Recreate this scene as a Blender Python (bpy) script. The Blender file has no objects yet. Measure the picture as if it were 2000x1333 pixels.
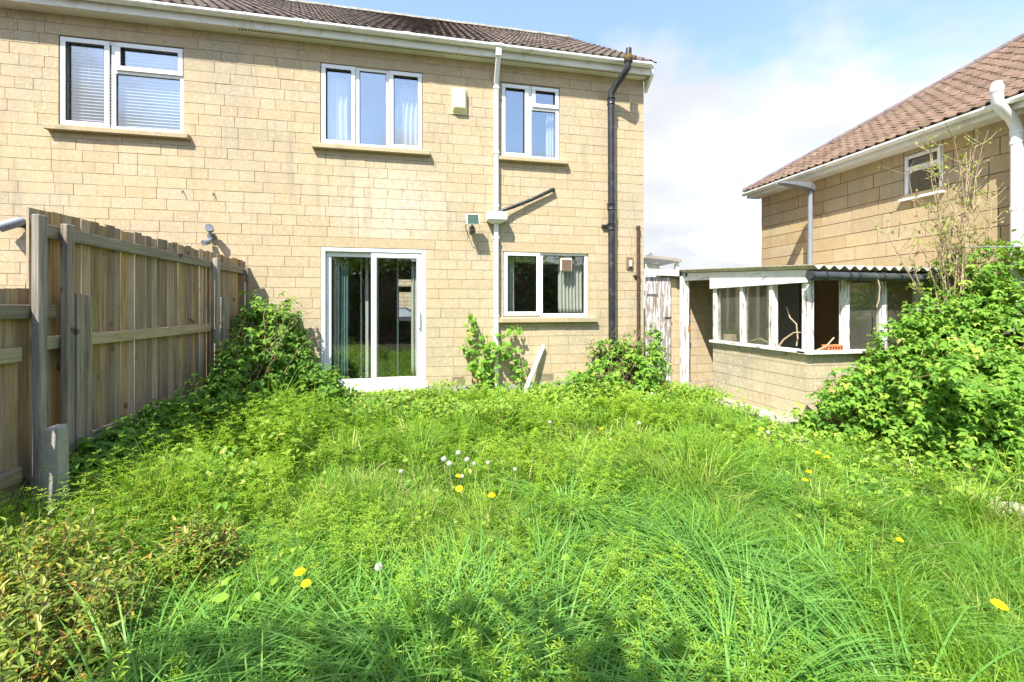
import bpy, math, random
import numpy as np
from mathutils import Vector, Matrix

random.seed(7)
rs = np.random.RandomState(11)
SC = bpy.context.scene
COL = SC.collection
R = math.radians

# ------------------------------------------------------------------ camera
cam_d = bpy.data.cameras.new('camera')
cam = bpy.data.objects.new('camera', cam_d)
COL.objects.link(cam)
cam.location = (0, 0, 1.5)
cam.rotation_euler = (R(90), 0, R(-11.5))
cam_d.sensor_width = 36.0
cam_d.lens = 847 / 2000 * 36
cam_d.shift_y = -0.0332
cam_d.clip_start = 0.05
cam_d.clip_end = 2000
SC.camera = cam
SC.render.resolution_x, SC.render.resolution_y = 1024, 682

# ------------------------------------------------------------------ light
SUN_DIR = Vector((0.80, 1.0, -1.70)).normalized()
TO_SUN = -SUN_DIR
world = bpy.data.worlds.new('World')
SC.world = world
world.use_nodes = True
wn = world.node_tree
wn.nodes.clear()
def wnode(t, **k):
    n = wn.nodes.new(t)
    for a, b in k.items():
        setattr(n, a, b)
    return n
w_out = wnode('ShaderNodeOutputWorld')
w_bg = wnode('ShaderNodeBackground')
w_sky = wnode('ShaderNodeTexSky', sky_type='NISHITA', sun_disc=False)
w_sky.sun_elevation = math.asin(TO_SUN.z)
w_sky.sun_rotation = math.atan2(TO_SUN.x, TO_SUN.y)
w_sky.air_density = 1.0
w_sky.dust_density = 0.6
w_sky.ozone_density = 1.5
w_bg.inputs['Strength'].default_value = 0.15
# clouds: noise on a flat layer overhead, the same in every direction
w_tc = wnode('ShaderNodeTexCoord')
w_sep = wnode('ShaderNodeSeparateXYZ')
wn.links.new(w_tc.outputs['Generated'], w_sep.inputs[0])
w_max = wnode('ShaderNodeMath', operation='MAXIMUM')
wn.links.new(w_sep.outputs['Z'], w_max.inputs[0]); w_max.inputs[1].default_value = 0.0
w_add = wnode('ShaderNodeMath', operation='ADD')
wn.links.new(w_max.outputs[0], w_add.inputs[0]); w_add.inputs[1].default_value = 0.28
w_dx = wnode('ShaderNodeMath', operation='DIVIDE'); w_dy = wnode('ShaderNodeMath', operation='DIVIDE')
wn.links.new(w_sep.outputs['X'], w_dx.inputs[0]); wn.links.new(w_add.outputs[0], w_dx.inputs[1])
wn.links.new(w_sep.outputs['Y'], w_dy.inputs[0]); wn.links.new(w_add.outputs[0], w_dy.inputs[1])
w_cmb = wnode('ShaderNodeCombineXYZ')
wn.links.new(w_dx.outputs[0], w_cmb.inputs[0]); wn.links.new(w_dy.outputs[0], w_cmb.inputs[1])
w_cmb.inputs[2].default_value = 16.6
w_noi = wnode('ShaderNodeTexNoise')
w_noi.inputs['Scale'].default_value = 0.8
w_noi.inputs['Detail'].default_value = 7.0
w_noi.inputs['Roughness'].default_value = 0.52
w_noi.inputs['Distortion'].default_value = 0.25
wn.links.new(w_cmb.outputs[0], w_noi.inputs['Vector'])
# thicker towards the horizon, as a cloud layer looks
w_hz = wnode('ShaderNodeMapRange')
w_hz.inputs['From Min'].default_value = 0.0; w_hz.inputs['From Max'].default_value = 0.55
w_hz.inputs['To Min'].default_value = 0.22; w_hz.inputs['To Max'].default_value = -0.03
wn.links.new(w_max.outputs[0], w_hz.inputs['Value'])
w_sum = wnode('ShaderNodeMath', operation='ADD')
wn.links.new(w_noi.outputs['Fac'], w_sum.inputs[0]); wn.links.new(w_hz.outputs[0], w_sum.inputs[1])
w_ramp = wnode('ShaderNodeMapRange', interpolation_type='SMOOTHSTEP')
w_ramp.inputs['From Min'].default_value = 0.48; w_ramp.inputs['From Max'].default_value = 0.60; w_ramp.inputs['To Min'].default_value = 0.08
wn.links.new(w_sum.outputs[0], w_ramp.inputs['Value'])
w_mix = wnode('ShaderNodeMix', data_type='RGBA')
wn.links.new(w_ramp.outputs[0], w_mix.inputs['Factor'])
w_gain = wnode('ShaderNodeMix', data_type='RGBA', blend_type='MULTIPLY')
w_gain.inputs['Factor'].default_value = 1.0
wn.links.new(w_sky.outputs[0], w_gain.inputs['A'])
w_gain.inputs['B'].default_value = (1.0, 1.0, 1.0, 1)
wn.links.new(w_gain.outputs['Result'], w_mix.inputs['A'])
w_n2 = wnode('ShaderNodeTexNoise')
w_n2.inputs['Scale'].default_value = 1.7; w_n2.inputs['Detail'].default_value = 5.0
wn.links.new(w_cmb.outputs[0], w_n2.inputs['Vector'])
w_cc = wnode('ShaderNodeMix', data_type='RGBA')
w_cr = wnode('ShaderNodeMapRange'); w_cr.inputs['From Min'].default_value = .35; w_cr.inputs['From Max'].default_value = .65
wn.links.new(w_n2.outputs['Fac'], w_cr.inputs['Value']); wn.links.new(w_cr.outputs[0], w_cc.inputs['Factor'])
w_cc.inputs['A'].default_value = (2.0, 2.08, 2.24, 1); w_cc.inputs['B'].default_value = (2.75, 2.78, 2.84, 1)
wn.links.new(w_cc.outputs['Result'], w_mix.inputs['B'])
wn.links.new(w_mix.outputs['Result'], w_bg.inputs['Color'])
wn.links.new(w_bg.outputs[0], w_out.inputs['Surface'])

sun_d = bpy.data.lights.new('sun', 'SUN')
sun_d.energy = 3.9
sun_d.angle = R(0.5)
sun_d.color = (1.0, 0.955, 0.87)
sun = bpy.data.objects.new('sun', sun_d)
COL.objects.link(sun)
sun.rotation_euler = SUN_DIR.to_track_quat('-Z', 'Y').to_euler()
sun.location = (-5, -10, 12)

SC.view_settings.view_transform = 'Standard'
SC.view_settings.look = 'None'
SC.view_settings.gamma = 1.0
SC.view_settings.use_curve_mapping = False
SC.view_settings.exposure = 1.46
SC.render.engine = 'CYCLES'
try:
    SC.cycles.use_denoising = True
    SC.cycles.max_bounces = 8
    SC.cycles.transparent_max_bounces = 12
    SC.cycles.transmission_bounces = 4
    SC.cycles.diffuse_bounces = 4
    SC.cycles.glossy_bounces = 3
    SC.cycles.caustics_reflective = False
    SC.cycles.caustics_refractive = False
except Exception:
    pass

# ------------------------------------------------------------------ view helpers (only used to pick which pieces show largest)
_ca, _sa = math.cos(R(11.5)), math.sin(R(11.5))
def view(p):
    d = p[0] * _sa + p[1] * _ca
    c = p[0] * _ca - p[1] * _sa
    if d < 0.2:
        return None
    return c / d, (p[2] - 1.5) / d, d
def in_view(p, m=0.05):
    q = view(p)
    return q is not None and abs(q[0]) < 1.181 + m and -0.866 - m < q[1] < 0.709 + m

# ------------------------------------------------------------------ scene helpers
def tag(o, label=None, cat=None, group=None, kind=None):
    if label: o['label'] = label
    if cat: o['category'] = cat
    if group: o['group'] = group
    if kind: o['kind'] = kind
    return o

def thing(name, label, cat, loc=(0, 0, 0), group=None):
    o = bpy.data.objects.new(name, None)
    o.empty_display_size = 0.1
    COL.objects.link(o)
    o.location = loc
    return tag(o, label, cat, group)

def off(parent):
    """children are modelled in world coordinates: undo the parent's place"""
    if parent is None: return Vector((0, 0, 0))
    v = Vector(parent.location)
    return -v if parent.parent is None else Vector((0, 0, 0))

def link(name, me, parent=None, m=None):
    o = bpy.data.objects.new(name, me)
    COL.objects.link(o)
    if m is not None and not me.materials:
        me.materials.append(m)
    if parent is not None:
        o.parent = parent
        o.location = off(parent)
    return o

class MB:
    def __init__(s): s.v = []; s.f = []
    def box(s, x0, x1, y0, y1, z0, z1):
        n = len(s.v)
        s.v += [(x0,y0,z0),(x1,y0,z0),(x1,y1,z0),(x0,y1,z0),(x0,y0,z1),(x1,y0,z1),(x1,y1,z1),(x0,y1,z1)]
        s.f += [tuple(n+i for i in q) for q in ((0,3,2,1),(4,5,6,7),(0,1,5,4),(1,2,6,5),(2,3,7,6),(3,0,4,7))]
        return s
    def poly(s, pts):
        n = len(s.v); s.v += [tuple(p) for p in pts]; s.f.append(tuple(range(n, n+len(pts)))); return s
    def prism(s, pts, vec):
        n = len(s.v); k = len(pts); vec = Vector(vec)
        s.v += [tuple(p) for p in pts] + [tuple(Vector(p)+vec) for p in pts]
        s.f.append(tuple(n+i for i in reversed(range(k)))); s.f.append(tuple(n+k+i for i in range(k)))
        for i in range(k):
            j = (i+1) % k
            s.f.append((n+i, n+j, n+k+j, n+k+i))
        return s
    def bar(s, a, b, w, h, up=(0,0,1)):
        """square bar from a to b"""
        a = Vector(a); b = Vector(b); d = (b-a).normalized()
        sd = d.cross(Vector(up))
        if sd.length < 1e-4: sd = d.cross(Vector((1,0,0)))
        sd.normalize(); u = sd.cross(d).normalized()
        pts = [a+sd*w/2*i+u*h/2*j for i, j in ((-1,-1),(1,-1),(1,1),(-1,1))]
        return s.prism(pts, b-a)
    def tube(s, pts, r, n=10, caps=True):
        pts = [Vector(p) for p in pts]
        rr = r if isinstance(r, (list, tuple)) else [r]*len(pts)
        base = len(s.v); prev = None
        for i, p in enumerate(pts):
            if i == 0: t = pts[1]-p
            elif i == len(pts)-1: t = p-pts[i-1]
            else: t = (pts[i+1]-p).normalized()+(p-pts[i-1]).normalized()
            t.normalize()
            if prev is None:
                ref = Vector((0,0,1)) if abs(t.z) < .9 else Vector((1,0,0))
                u = t.cross(ref).normalized()
            else:
                u = (prev - t*prev.dot(t)).normalized()
            prev = u; w = t.cross(u)
            for k in range(n):
                a = 2*math.pi*k/n
                s.v.append(tuple(p+(u*math.cos(a)+w*math.sin(a))*rr[i]))
        for i in range(len(pts)-1):
            for k in range(n):
                a = base+i*n+k; b = base+i*n+(k+1) % n
                s.f.append((a, b, b+n, a+n))
        if caps:
            s.f.append(tuple(base+k for k in reversed(range(n))))
            e = base+(len(pts)-1)*n
            s.f.append(tuple(e+k for k in range(n)))
        return s
    def build(s, name, m, parent=None, smooth=False, bevel=0.0):
        me = bpy.data.meshes.new(name)
        me.from_pydata(s.v, [], s.f)
        me.update()
        if smooth:
            for p in me.polygons: p.use_smooth = True
            try: me.set_sharp_from_angle(angle=R(40))
            except Exception: pass
        o = link(name, me, parent, m)
        if bevel:
            b = o.modifiers.new('bevel', 'BEVEL'); b.width = bevel; b.segments = 1; b.limit_method = 'ANGLE'
        return o

def np_mesh(name, V, F, m, parent=None, rnd=None, smooth=False):
    """V (n,3), F (k,3) triangles"""
    me = bpy.data.meshes.new(name)
    V = np.asarray(V, np.float32); F = np.asarray(F, np.int32)
    me.vertices.add(len(V)); me.vertices.foreach_set('co', V.ravel())
    me.loops.add(F.size); me.loops.foreach_set('vertex_index', F.ravel())
    me.polygons.add(len(F))
    me.polygons.foreach_set('loop_start', np.arange(0, F.size, 3, dtype=np.int32))
    me.polygons.foreach_set('use_smooth', np.full(len(F), bool(smooth)))
    me.update(calc_edges=True)
    if rnd is not None:
        at = me.attributes.new('rnd', 'FLOAT', 'POINT')
        at.data.foreach_set('value', np.asarray(rnd, np.float32))
    return link(name, me, parent, m)

# ------------------------------------------------------------------ materials
class NT:
    def __init__(s, name):
        s.m = bpy.data.materials.new(name); s.m.use_nodes = True
        s.t = s.m.node_tree; s.t.nodes.clear()
        s.out = s.t.nodes.new('ShaderNodeOutputMaterial')
    def n(s, t, **k):
        x = s.t.nodes.new(t)
        for a, b in k.items(): setattr(x, a, b)
        return x
    def l(s, a, b): s.t.links.new(a, b)
    def set(s, node, key, val):
        if hasattr(val, 'is_linked') or hasattr(val, 'links'): s.l(val, node.inputs[key])
        else: node.inputs[key].default_value = val
    def pos(s, scale=(1,1,1)):
        g = s.n('ShaderNodeNewGeometry'); mp = s.n('ShaderNodeMapping')
        s.l(g.outputs['Position'], mp.inputs['Vector']); mp.inputs['Scale'].default_value = scale
        return mp.outputs[0]
    def noise(s, scale, detail=3, rough=.55, vec=None, out='Fac', dist=0):
        x = s.n('ShaderNodeTexNoise'); x.inputs['Scale'].default_value = scale
        x.inputs['Detail'].default_value = detail; x.inputs['Roughness'].default_value = rough
        x.inputs['Distortion'].default_value = dist
        s.l(vec if vec is not None else s.pos(), x.inputs['Vector'])
        return x.outputs[out]
    def rng(s, val, a, b, c=0., d=1., smooth=False):
        x = s.n('ShaderNodeMapRange')
        if smooth: x.interpolation_type = 'SMOOTHSTEP'
        s.set(x, 'Value', val)
        for k, v in (('From Min',a),('From Max',b),('To Min',c),('To Max',d)): x.inputs[k].default_value = v
        return x.outputs[0]
    def mix(s, fac, a, b, mode='MIX'):
        x = s.n('ShaderNodeMix', data_type='RGBA', blend_type=mode)
        s.set(x, 'Factor', fac)
        for k, v in (('A', a), ('B', b)):
            if isinstance(v, tuple): v = (*v[:3], 1)
            s.set(x, k, v)
        return x.outputs['Result']
    def math(s, op, a, b=0.):
        x = s.n('ShaderNodeMath', operation=op)
        s.set(x, 0, a); s.set(x, 1, b)
        return x.outputs[0]
    def ramp(s, fac, stops):
        x = s.n('ShaderNodeValToRGB'); cr = x.color_ramp
        while len(cr.elements) < len(stops): cr.elements.new(.5)
        for e, (p, c) in zip(cr.elements, stops): e.position = p; e.color = (*c, 1)
        s.l(fac, x.inputs['Fac'])
        return x.outputs['Color']
    def rand(s):
        oi = s.n('ShaderNodeObjectInfo'); at = s.n('ShaderNodeAttribute', attribute_name='rnd')
        return s.math('FRACT', s.math('ADD', oi.outputs['Random'], at.outputs['Fac']))
    def bump(s, h, strength=.3, dist=.01):
        b = s.n('ShaderNodeBump'); b.inputs['Strength'].default_value = strength
        b.inputs['Distance'].default_value = dist
        s.l(h, b.inputs['Height']); return b.outputs[0]
    def principled(s, color, rough=.8, spec=.3, normal=None, metal=0.):
        p = s.n('ShaderNodeBsdfPrincipled')
        if isinstance(color, tuple): color = (*color[:3], 1)
        s.set(p, 'Base Color', color); s.set(p, 'Roughness', rough)
        p.inputs['Specular IOR Level'].default_value = spec
        p.inputs['Metallic'].default_value = metal
        if normal is not None: s.l(normal, p.inputs['Normal'])
        s.l(p.outputs[0], s.out.inputs['Surface']); return s.m

def m_stone(name, stops, fleck=.55, grey=(.36,.33,.26), fleck_col=(.70,.64,.52), bloom=None):
    t = NT(name)
    c = t.ramp(t.rand(), stops)
    big = t.noise(0.9, 4)
    c = t.mix(t.rng(big, .48, .72, 0, .55, True), c, grey)
    mid = t.noise(9, 5, .6)
    c = t.mix(t.rng(mid, .35, .7, 0, .30), c, tuple(x*.62 for x in stops[1][1]))
    c = t.mix(t.rng(t.noise(17, 4, .7), .52, .66, 0, fleck*.5), c, fleck_col)
    fl = t.noise(34, 3, .62)
    patch = t.rng(t.noise(2.3, 2), .38, .62, .25, 1)
    if bloom:      # pale salt bloom on one part of the wall
        vd = t.n('ShaderNodeVectorMath', operation='DISTANCE'); t.l(t.pos((.75,1,1)), vd.inputs[0]); vd.inputs[1].default_value = bloom
        bl = t.math('MULTIPLY', t.rng(vd.outputs['Value'], .15, .95, .75, 0, True), t.rng(t.noise(14, 5, .7), .40, .60, .1, 1))
        c = t.mix(bl, c, (.62,.57,.47))
    f = t.math('MULTIPLY', t.rng(fl, .56, .66, 0, fleck), patch)
    c = t.mix(f, c, fleck_col)
    stk = t.math('MULTIPLY', t.rng(t.noise(1.0, 5, .6, vec=t.pos((5,5,.45))), .52, .70, 0, .38, True), t.rng(t.noise(.8, 2), .4, .6, .2, 1))
    c = t.mix(stk, c, tuple(x*.72 for x in grey))
    dk = t.noise(70, 2, .6)
    c = t.mix(t.rng(dk, .60, .75, 0, .35), c, tuple(x*.5 for x in stops[0][1]))
    return t.principled(c, .92, .15, t.bump(t.noise(90, 4, .7), .45, .006))

def m_plain(name, col, rough=.6, spec=.4, var=.15, scale=6, bump=0., metal=0., dirt=None, dscale=2.5, rv=0.):
    t = NT(name)
    n = t.noise(scale, 5, .6)
    lo = tuple(x*(1-var) for x in col); hi = tuple(min(1, x*(1+var)) for x in col)
    c = t.ramp(n, [(.3, lo), (.7, hi)])
    if rv:
        hs = t.n('ShaderNodeHueSaturation'); t.l(c, hs.inputs['Color']); t.l(t.rng(t.rand(), 0, 1, 1-rv, 1+rv), hs.inputs['Value']); c = hs.outputs[0]
    if dirt is not None:
        d = t.noise(dscale, 6, .65, dist=.4)
        c = t.mix(t.rng(d, .52, .70, 0, .65), c, dirt)
    nm = t.bump(t.noise(scale*14, 3), bump, .004) if bump else None
    return t.principled(c, rough, spec, nm, metal)

def m_wood(name, stops, axis='z', scale=1., rough=.9):
    t = NT(name)
    sc = {'z': (46,46,2.2), 'y': (46,2.2,46), 'x': (2.2,46,46)}[axis]
    oi = t.rand()
    mp = t.n('ShaderNodeVectorMath', operation='ADD')
    t.l(t.pos(tuple(x*scale for x in sc)), mp.inputs[0])
    cb = t.n('ShaderNodeCombineXYZ'); t.l(t.math('MULTIPLY', oi, 40.), cb.inputs[0]); t.l(t.math('MULTIPLY', oi, 77.), cb.inputs[2])
    t.l(cb.outputs[0], mp.inputs[1])
    g = t.noise(1.0, 5, .65, vec=mp.outputs[0], dist=.5)
    c = t.ramp(g, stops)
    sh = t.rng(oi, 0, 1, .62, 1.25)
    hs = t.n('ShaderNodeHueSaturation'); t.l(c, hs.inputs['Color']); t.l(sh, hs.inputs['Value'])
    t.l(t.rng(t.math('FRACT', t.math('MULTIPLY', oi, 7.3)), 0, 1, .75, 1.25), hs.inputs['Saturation'])
    big = t.noise(2.2, 4)
    c = t.mix(t.rng(big, .5, .75, 0, .45), hs.outputs[0], (.20,.21,.17))
    kn = t.noise(7, 1, .5)
    c = t.mix(t.rng(kn, .70, .76, 0, .7), c, (.05,.035,.02))
    return t.principled(c, rough, .15, t.bump(g, .5, .006))

def m_peel(name, axis='z', amount=.5):
    t = NT(name)
    sc = {'z': (30,30,3.5), 'y': (30,3.5,30), 'x': (3.5,30,30)}[axis]
    g = t.noise(1.0, 6, .7, vec=t.pos(sc), dist=.6)
    wood = t.ramp(t.noise(1.0, 4, .6, vec=t.pos(tuple(x*1.7 for x in sc))), [(.3,(.16,.12,.10)),(.7,(.40,.35,.31))])
    paint = t.ramp(t.noise(5, 4), [(.3,(.66,.65,.62)),(.7,(.82,.81,.78))])
    c = t.mix(t.rng(g, amount, amount+.05), paint, wood)
    return t.principled(c, .75, .3, t.bump(g, .5, .008))

def m_leaf(name, stops, trans=.45, gloss=.35, rough=.42, shape=1.0):
    t = NT(name)
    c = t.ramp(t.rand(), stops)
    v = t.noise(26, 2)
    c = t.mix(t.rng(v, .3, .75, 0, .25), c, tuple(x*.7 for x in stops[len(stops)//2][1]))
    d = t.n('ShaderNodeBsdfPrincipled'); t.l(c, d.inputs['Base Color'])
    d.inputs['Roughness'].default_value = rough; d.inputs['Specular IOR Level'].default_value = gloss
    tr = t.n('ShaderNodeBsdfTranslucent')
    yc = t.mix(1.0, c, (1.35, 1.25, .55), 'MULTIPLY')
    t.l(yc, tr.inputs['Color'])
    mx = t.n('ShaderNodeMixShader'); mx.inputs[0].default_value = trans
    t.l(d.outputs[0], mx.inputs[1]); t.l(tr.outputs[0], mx.inputs[2])
    t.l(mx.outputs[0], t.out.inputs['Surface'])
    return t.m

def m_glass(name, refl=.16, tint=(.86,.92,.90), dirt=0.):
    t = NT(name)
    tp = t.n('ShaderNodeBsdfTransparent'); tp.inputs[0].default_value = (*tint, 1)
    gl = t.n('ShaderNodeBsdfGlossy'); gl.inputs['Roughness'].default_value = 0.0
    gl.inputs['Color'].default_value = (.95,.97,1,1)
    lw = t.n('ShaderNodeLayerWeight'); lw.inputs['Blend'].default_value = .5
    nb = t.bump(t.noise(1.6, 1), .05, .02); t.l(nb, gl.inputs['Normal'])
    f = t.math('ADD', t.math('MULTIPLY', t.math('POWER', lw.outputs['Facing'], 4.), .75), refl)
    mx = t.n('ShaderNodeMixShader'); t.l(f, mx.inputs[0])
    t.l(tp.outputs[0], mx.inputs[1]); t.l(gl.outputs[0], mx.inputs[2])
    last = mx.outputs[0]
    if dirt:
        df = t.n('ShaderNodeBsdfDiffuse'); df.inputs[0].default_value = (.62,.60,.52,1)
        m2 = t.n('ShaderNodeMixShader')
        t.l(t.rng(t.noise(3.0, 5, .65, vec=t.pos((1,1,.4))), .3, .75, dirt*.3, dirt), m2.inputs[0])
        t.l(last, m2.inputs[1]); t.l(df.outputs[0], m2.inputs[2]); last = m2.outputs[0]
    t.l(last, t.out.inputs['Surface'])
    return t.m

STONE = m_stone('bath_stone', [(0,(.46,.365,.222)),(.35,(.495,.39,.238)),(.7,(.52,.41,.252)),(1,(.505,.412,.275))], .75, (.36,.32,.245), (.62,.55,.42), (-.35,7.0,3.05))
STONE_R = m_stone('neighbour_stone', [(0,(.43,.315,.165)),(.4,(.48,.355,.195)),(.75,(.52,.39,.22)),(1,(.46,.37,.24))], .4, (.36,.31,.22), (.60,.50,.33))
STONE_X = m_stone('shed_stone', [(0,(.47,.385,.25)),(.5,(.53,.435,.29)),(1,(.56,.47,.325))], .6, (.34,.31,.25))
LINTEL = m_stone('lintel_stone', [(0,(.47,.37,.22)),(.5,(.49,.385,.235)),(1,(.49,.385,.235))], .35)
SILLM = m_stone('sill_stone', [(0,(.42,.34,.21)),(.5,(.48,.38,.23)),(1,(.52,.41,.26))], .3, (.30,.27,.20))
MORTAR = m_plain('mortar', (.31,.235,.145), .95, .1, .25, 20)
MORTAR_D = m_plain('mortar_dark', (.17,.125,.075), .95, .1, .25, 20)
UPVC = m_plain('upvc_white', (.80,.81,.80), .38, .45, .03, 3)
UPVC_D = m_plain('upvc_weathered', (.78,.78,.75), .45, .4, .05, 3, dirt=(.45,.46,.36), dscale=5)
GASKET = m_plain('black_gasket', (.03,.03,.03), .6, .3)
SOFFIT = m_plain('soffit_board', (.70,.69,.64), .5, .4, .06, 2, dirt=(.52,.50,.38))
GUTTER = m_plain('gutter_plastic', (.80,.81,.78), .4, .45, .04, 3, dirt=(.40,.42,.25), dscale=4)
CAST = m_plain('black_painted_iron', (.018,.020,.024), .42, .5, .4, 12, .2, dirt=(.10,.10,.10), dscale=9)
RUST = m_plain('brown_pipe', (.075,.045,.035), .6, .3, .4, 14, .2)
LICHEN = m_plain('orange_lichen', (.05,.045,.035), .9, .1, .4, 30, dirt=(.42,.24,.03), dscale=14)
TILE = m_plain('weathered_tile', (.115,.088,.075), .95, .15, .45, 9, .4, dirt=(.13,.135,.085), dscale=6, rv=.3)
TILE_R = m_plain('brown_tile', (.155,.102,.072), .9, .2, .3, 7, .3, dirt=(.12,.10,.07), dscale=3, rv=.2)
RIDGE = m_plain('ridge_mortar', (.30,.29,.25), .95, .1, .4, 12, .4, dirt=(.16,.17,.10), dscale=8)
HIPM = m_plain('hip_tile', (.17,.13,.13), .8, .2, .25, 9)
CONC = m_plain('concrete', (.36,.34,.29), .95, .15, .25, 9, .5, dirt=(.22,.23,.15), dscale=5)
CONCP = m_plain('path_concrete', (.40,.36,.29), .95, .15, .25, 7, .5, dirt=(.25,.22,.15), dscale=4)
FENCE = m_wood('weathered_fence', [(.25,(.17,.11,.06)),(.45,(.35,.25,.15)),(.6,(.43,.33,.21)),(.8,(.51,.42,.29))])
FENCEY = m_wood('weathered_rail', [(.25,(.20,.16,.10)),(.5,(.36,.30,.20)),(.8,(.48,.41,.29))], 'y')
POSTM = m_wood('grey_post', [(.28,(.11,.085,.065)),(.45,(.28,.23,.175)),(.6,(.38,.32,.25)),(.8,(.52,.46,.38))])
BARE = m_wood('bare_plank', [(.25,(.12,.09,.07)),(.5,(.26,.21,.17)),(.8,(.36,.31,.26))], 'x')
PEEL = m_peel('peeling_white_paint', 'z', .52)
PEEL_G = m_peel('flaking_gate_paint', 'z', .45)
PEEL_H = m_peel('flaking_sill_paint', 'y', .54)
PEEL_F = m_peel('flaking_fascia_paint', 'y', .60)
ASB = m_plain('asbestos_sheet', (.50,.46,.38), .95, .1, .25, 12, .4, dirt=(.20,.20,.13), dscale=5)
BGUT = m_plain('black_gutter', (.045,.055,.06), .45, .4, .3, 7, dirt=(.16,.17,.16), dscale=5)
GREYP = m_plain('grey_metal', (.22,.24,.27), .45, .5, .12, 6)
GREYD = m_plain('dark_grey_plastic', (.13,.14,.15), .5, .4, .1, 6)
WHITEP = m_plain('white_pipe', (.80,.81,.80), .35, .5, .03, 4)
CREAM = m_plain('cream_plastic', (.78,.73,.44), .5, .4, .05, 5)
BEIGE = m_plain('beige_plastic', (.58,.50,.40), .5, .4, .05, 5)
BROWNP = m_plain('brown_plastic', (.20,.13,.09), .5, .4, .1, 5)
BULB = m_plain('dark_green_glass', (.05,.09,.055), .12, .6, .1, 5)
BRICK = m_plain('orange_brick', (.50,.18,.07), .9, .15, .2, 12, .4)
BRICKB = m_plain('buff_brick', (.45,.33,.25), .9, .15, .2, 12, .4)
PLASTER = m_plain('room_plaster', (.42,.42,.38), .9, .2, .06, 2)
CARPET = m_plain('carpet', (.12,.11,.09), .95, .05, .2, 20)
CURT = m_plain('white_curtain', (.76,.77,.70), .9, .1, .04, 3)
TEAL = m_plain('teal_curtain', (.26,.42,.40), .9, .1, .08, 3)
BLINDM = m_plain('blind_slat', (.72,.77,.80), .5, .3, .03, 3)
BARK = m_plain('bark', (.17,.13,.09), .95, .1, .35, 25, .5)
TWIGM = m_plain('pale_twig', (.40,.31,.20), .9, .1, .25, 25)
CANE = m_plain('bramble_cane', (.22,.17,.09), .85, .2, .4, 8)
SOIL = m_plain('soil', (.055,.048,.03), .98, .05, .4, 8, .5)
CARM = m_plain('car_paint', (.06,.07,.085), .2, .6, .05)
TYRE = m_plain('tyre_rubber', (.02,.02,.02), .8, .2)
GLASS = m_glass('window_glass', .25, (.95,.96,.95))
GLASS_D = m_glass('patio_glass', .19, (.95,.97,.95))
GLASS_O = m_glass('old_glass', .07, (.92,.93,.90), .10)
POLY = m_glass('clear_sheet', .14, (.86,.90,.92), .25)
CARGL = m_plain('car_glass', (.35,.42,.47), .08, .7)

G_GRASS = m_leaf('grass_blade', [(0,(.125,.255,.028)),(.35,(.195,.375,.038)),(.7,(.275,.455,.054)),(.94,(.36,.50,.08)),(1,(.55,.50,.22))], .42, .25, .5)
G_TUFT = m_leaf('tussock_blade', [(0,(.075,.205,.036)),(.4,(.125,.305,.052)),(.8,(.19,.40,.075)),(1,(.26,.46,.10))], .38, .32, .45)
G_CLEAV = m_leaf('cleavers_leaf', [(0,(.18,.34,.028)),(.5,(.26,.44,.038)),(1,(.35,.50,.055))], .42, .25)
G_BRAM = m_leaf('bramble_leaf', [(0,(.09,.22,.030)),(.4,(.16,.34,.040)),(.8,(.25,.44,.054)),(.96,(.38,.51,.075)),(1,(.45,.34,.15))], .38, .22, .5)
G_DARK = m_leaf('fence_bramble_leaf', [(0,(.08,.19,.030)),(.5,(.135,.29,.038)),(.9,(.23,.40,.052)),(1,(.34,.45,.07))], .40, .22, .5)
G_COVER = m_leaf('ground_leaf', [(0,(.12,.27,.028)),(.5,(.20,.38,.038)),(.9,(.30,.45,.052)),(1,(.44,.45,.10))], .40, .3)
G_RED = m_leaf('red_tipped_leaf', [(0,(.11,.19,.035)),(.5,(.22,.32,.045)),(.8,(.35,.40,.06)),(.93,(.46,.36,.07)),(1,(.42,.18,.05))], .33, .35)
G_HEDGE = m_leaf('hedge_leaf', [(0,(.08,.15,.035)),(1,(.15,.24,.05))], .3, .3)
G_BUD = m_leaf('bud_leaf', [(0,(.19,.27,.06)),(1,(.32,.36,.10))], .4, .2)
YEL = m_plain('dandelion_yellow', (.88,.66,.01), .7, .2, .1, 60)
SEED = m_plain('seed_fluff', (.55,.52,.46), .95, .05, .1, 60)
STRAW = m_plain('dry_straw', (.42,.34,.20), .9, .1, .25, 20)

# ------------------------------------------------------------------ ground
g = MB()
gn = 30
me_v = []
g.poly([(-400,-400,0),(400,-400,0),(400,400,0),(-400,400,0)])
tag(g.build('ground', SOIL), kind='structure')
pth = MB()
for i, (y0, y1) in enumerate(((.6,1.75),(1.77,2.95),(2.97,3.7),(3.72,4.42))):
    pth.prism([(3.86+.05*(i % 2), y0, .02), (4.35, y0, .02), (4.35, y1, .02), (3.84, y1, .02)], (0,0,.012+.006*(i % 2)))
pth.prism([(4.22,4.44,.05),(4.56,4.44,.05),(4.56,6.1,.05),(4.26,6.1,.05)], (0,0,.06))
tag(pth.build('path', CONCP, bevel=.01), kind='structure')

# ------------------------------------------------------------------ stone coursing
UNIT = {}
def unit_cube(m):
    if m.name not in UNIT:
        me = bpy.data.meshes.new('stone_block')
        b = MB().box(-.5,.5,-.5,.5,-.5,.5)
        v = []
        me.from_pydata(b.v, [], b.f); me.update(); me.materials.append(m)
        UNIT[m.name] = me
    return UNIT[m.name]

def intervals(x0, x1, cuts):
    out = [(x0, x1)]
    for a, b in cuts:
        nxt = []
        for p, q in out:
            if b <= p or a >= q: nxt.append((p, q)); continue
            if a > p: nxt.append((p, a))
            if b < q: nxt.append((b, q))
        out = nxt
    return out

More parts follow.
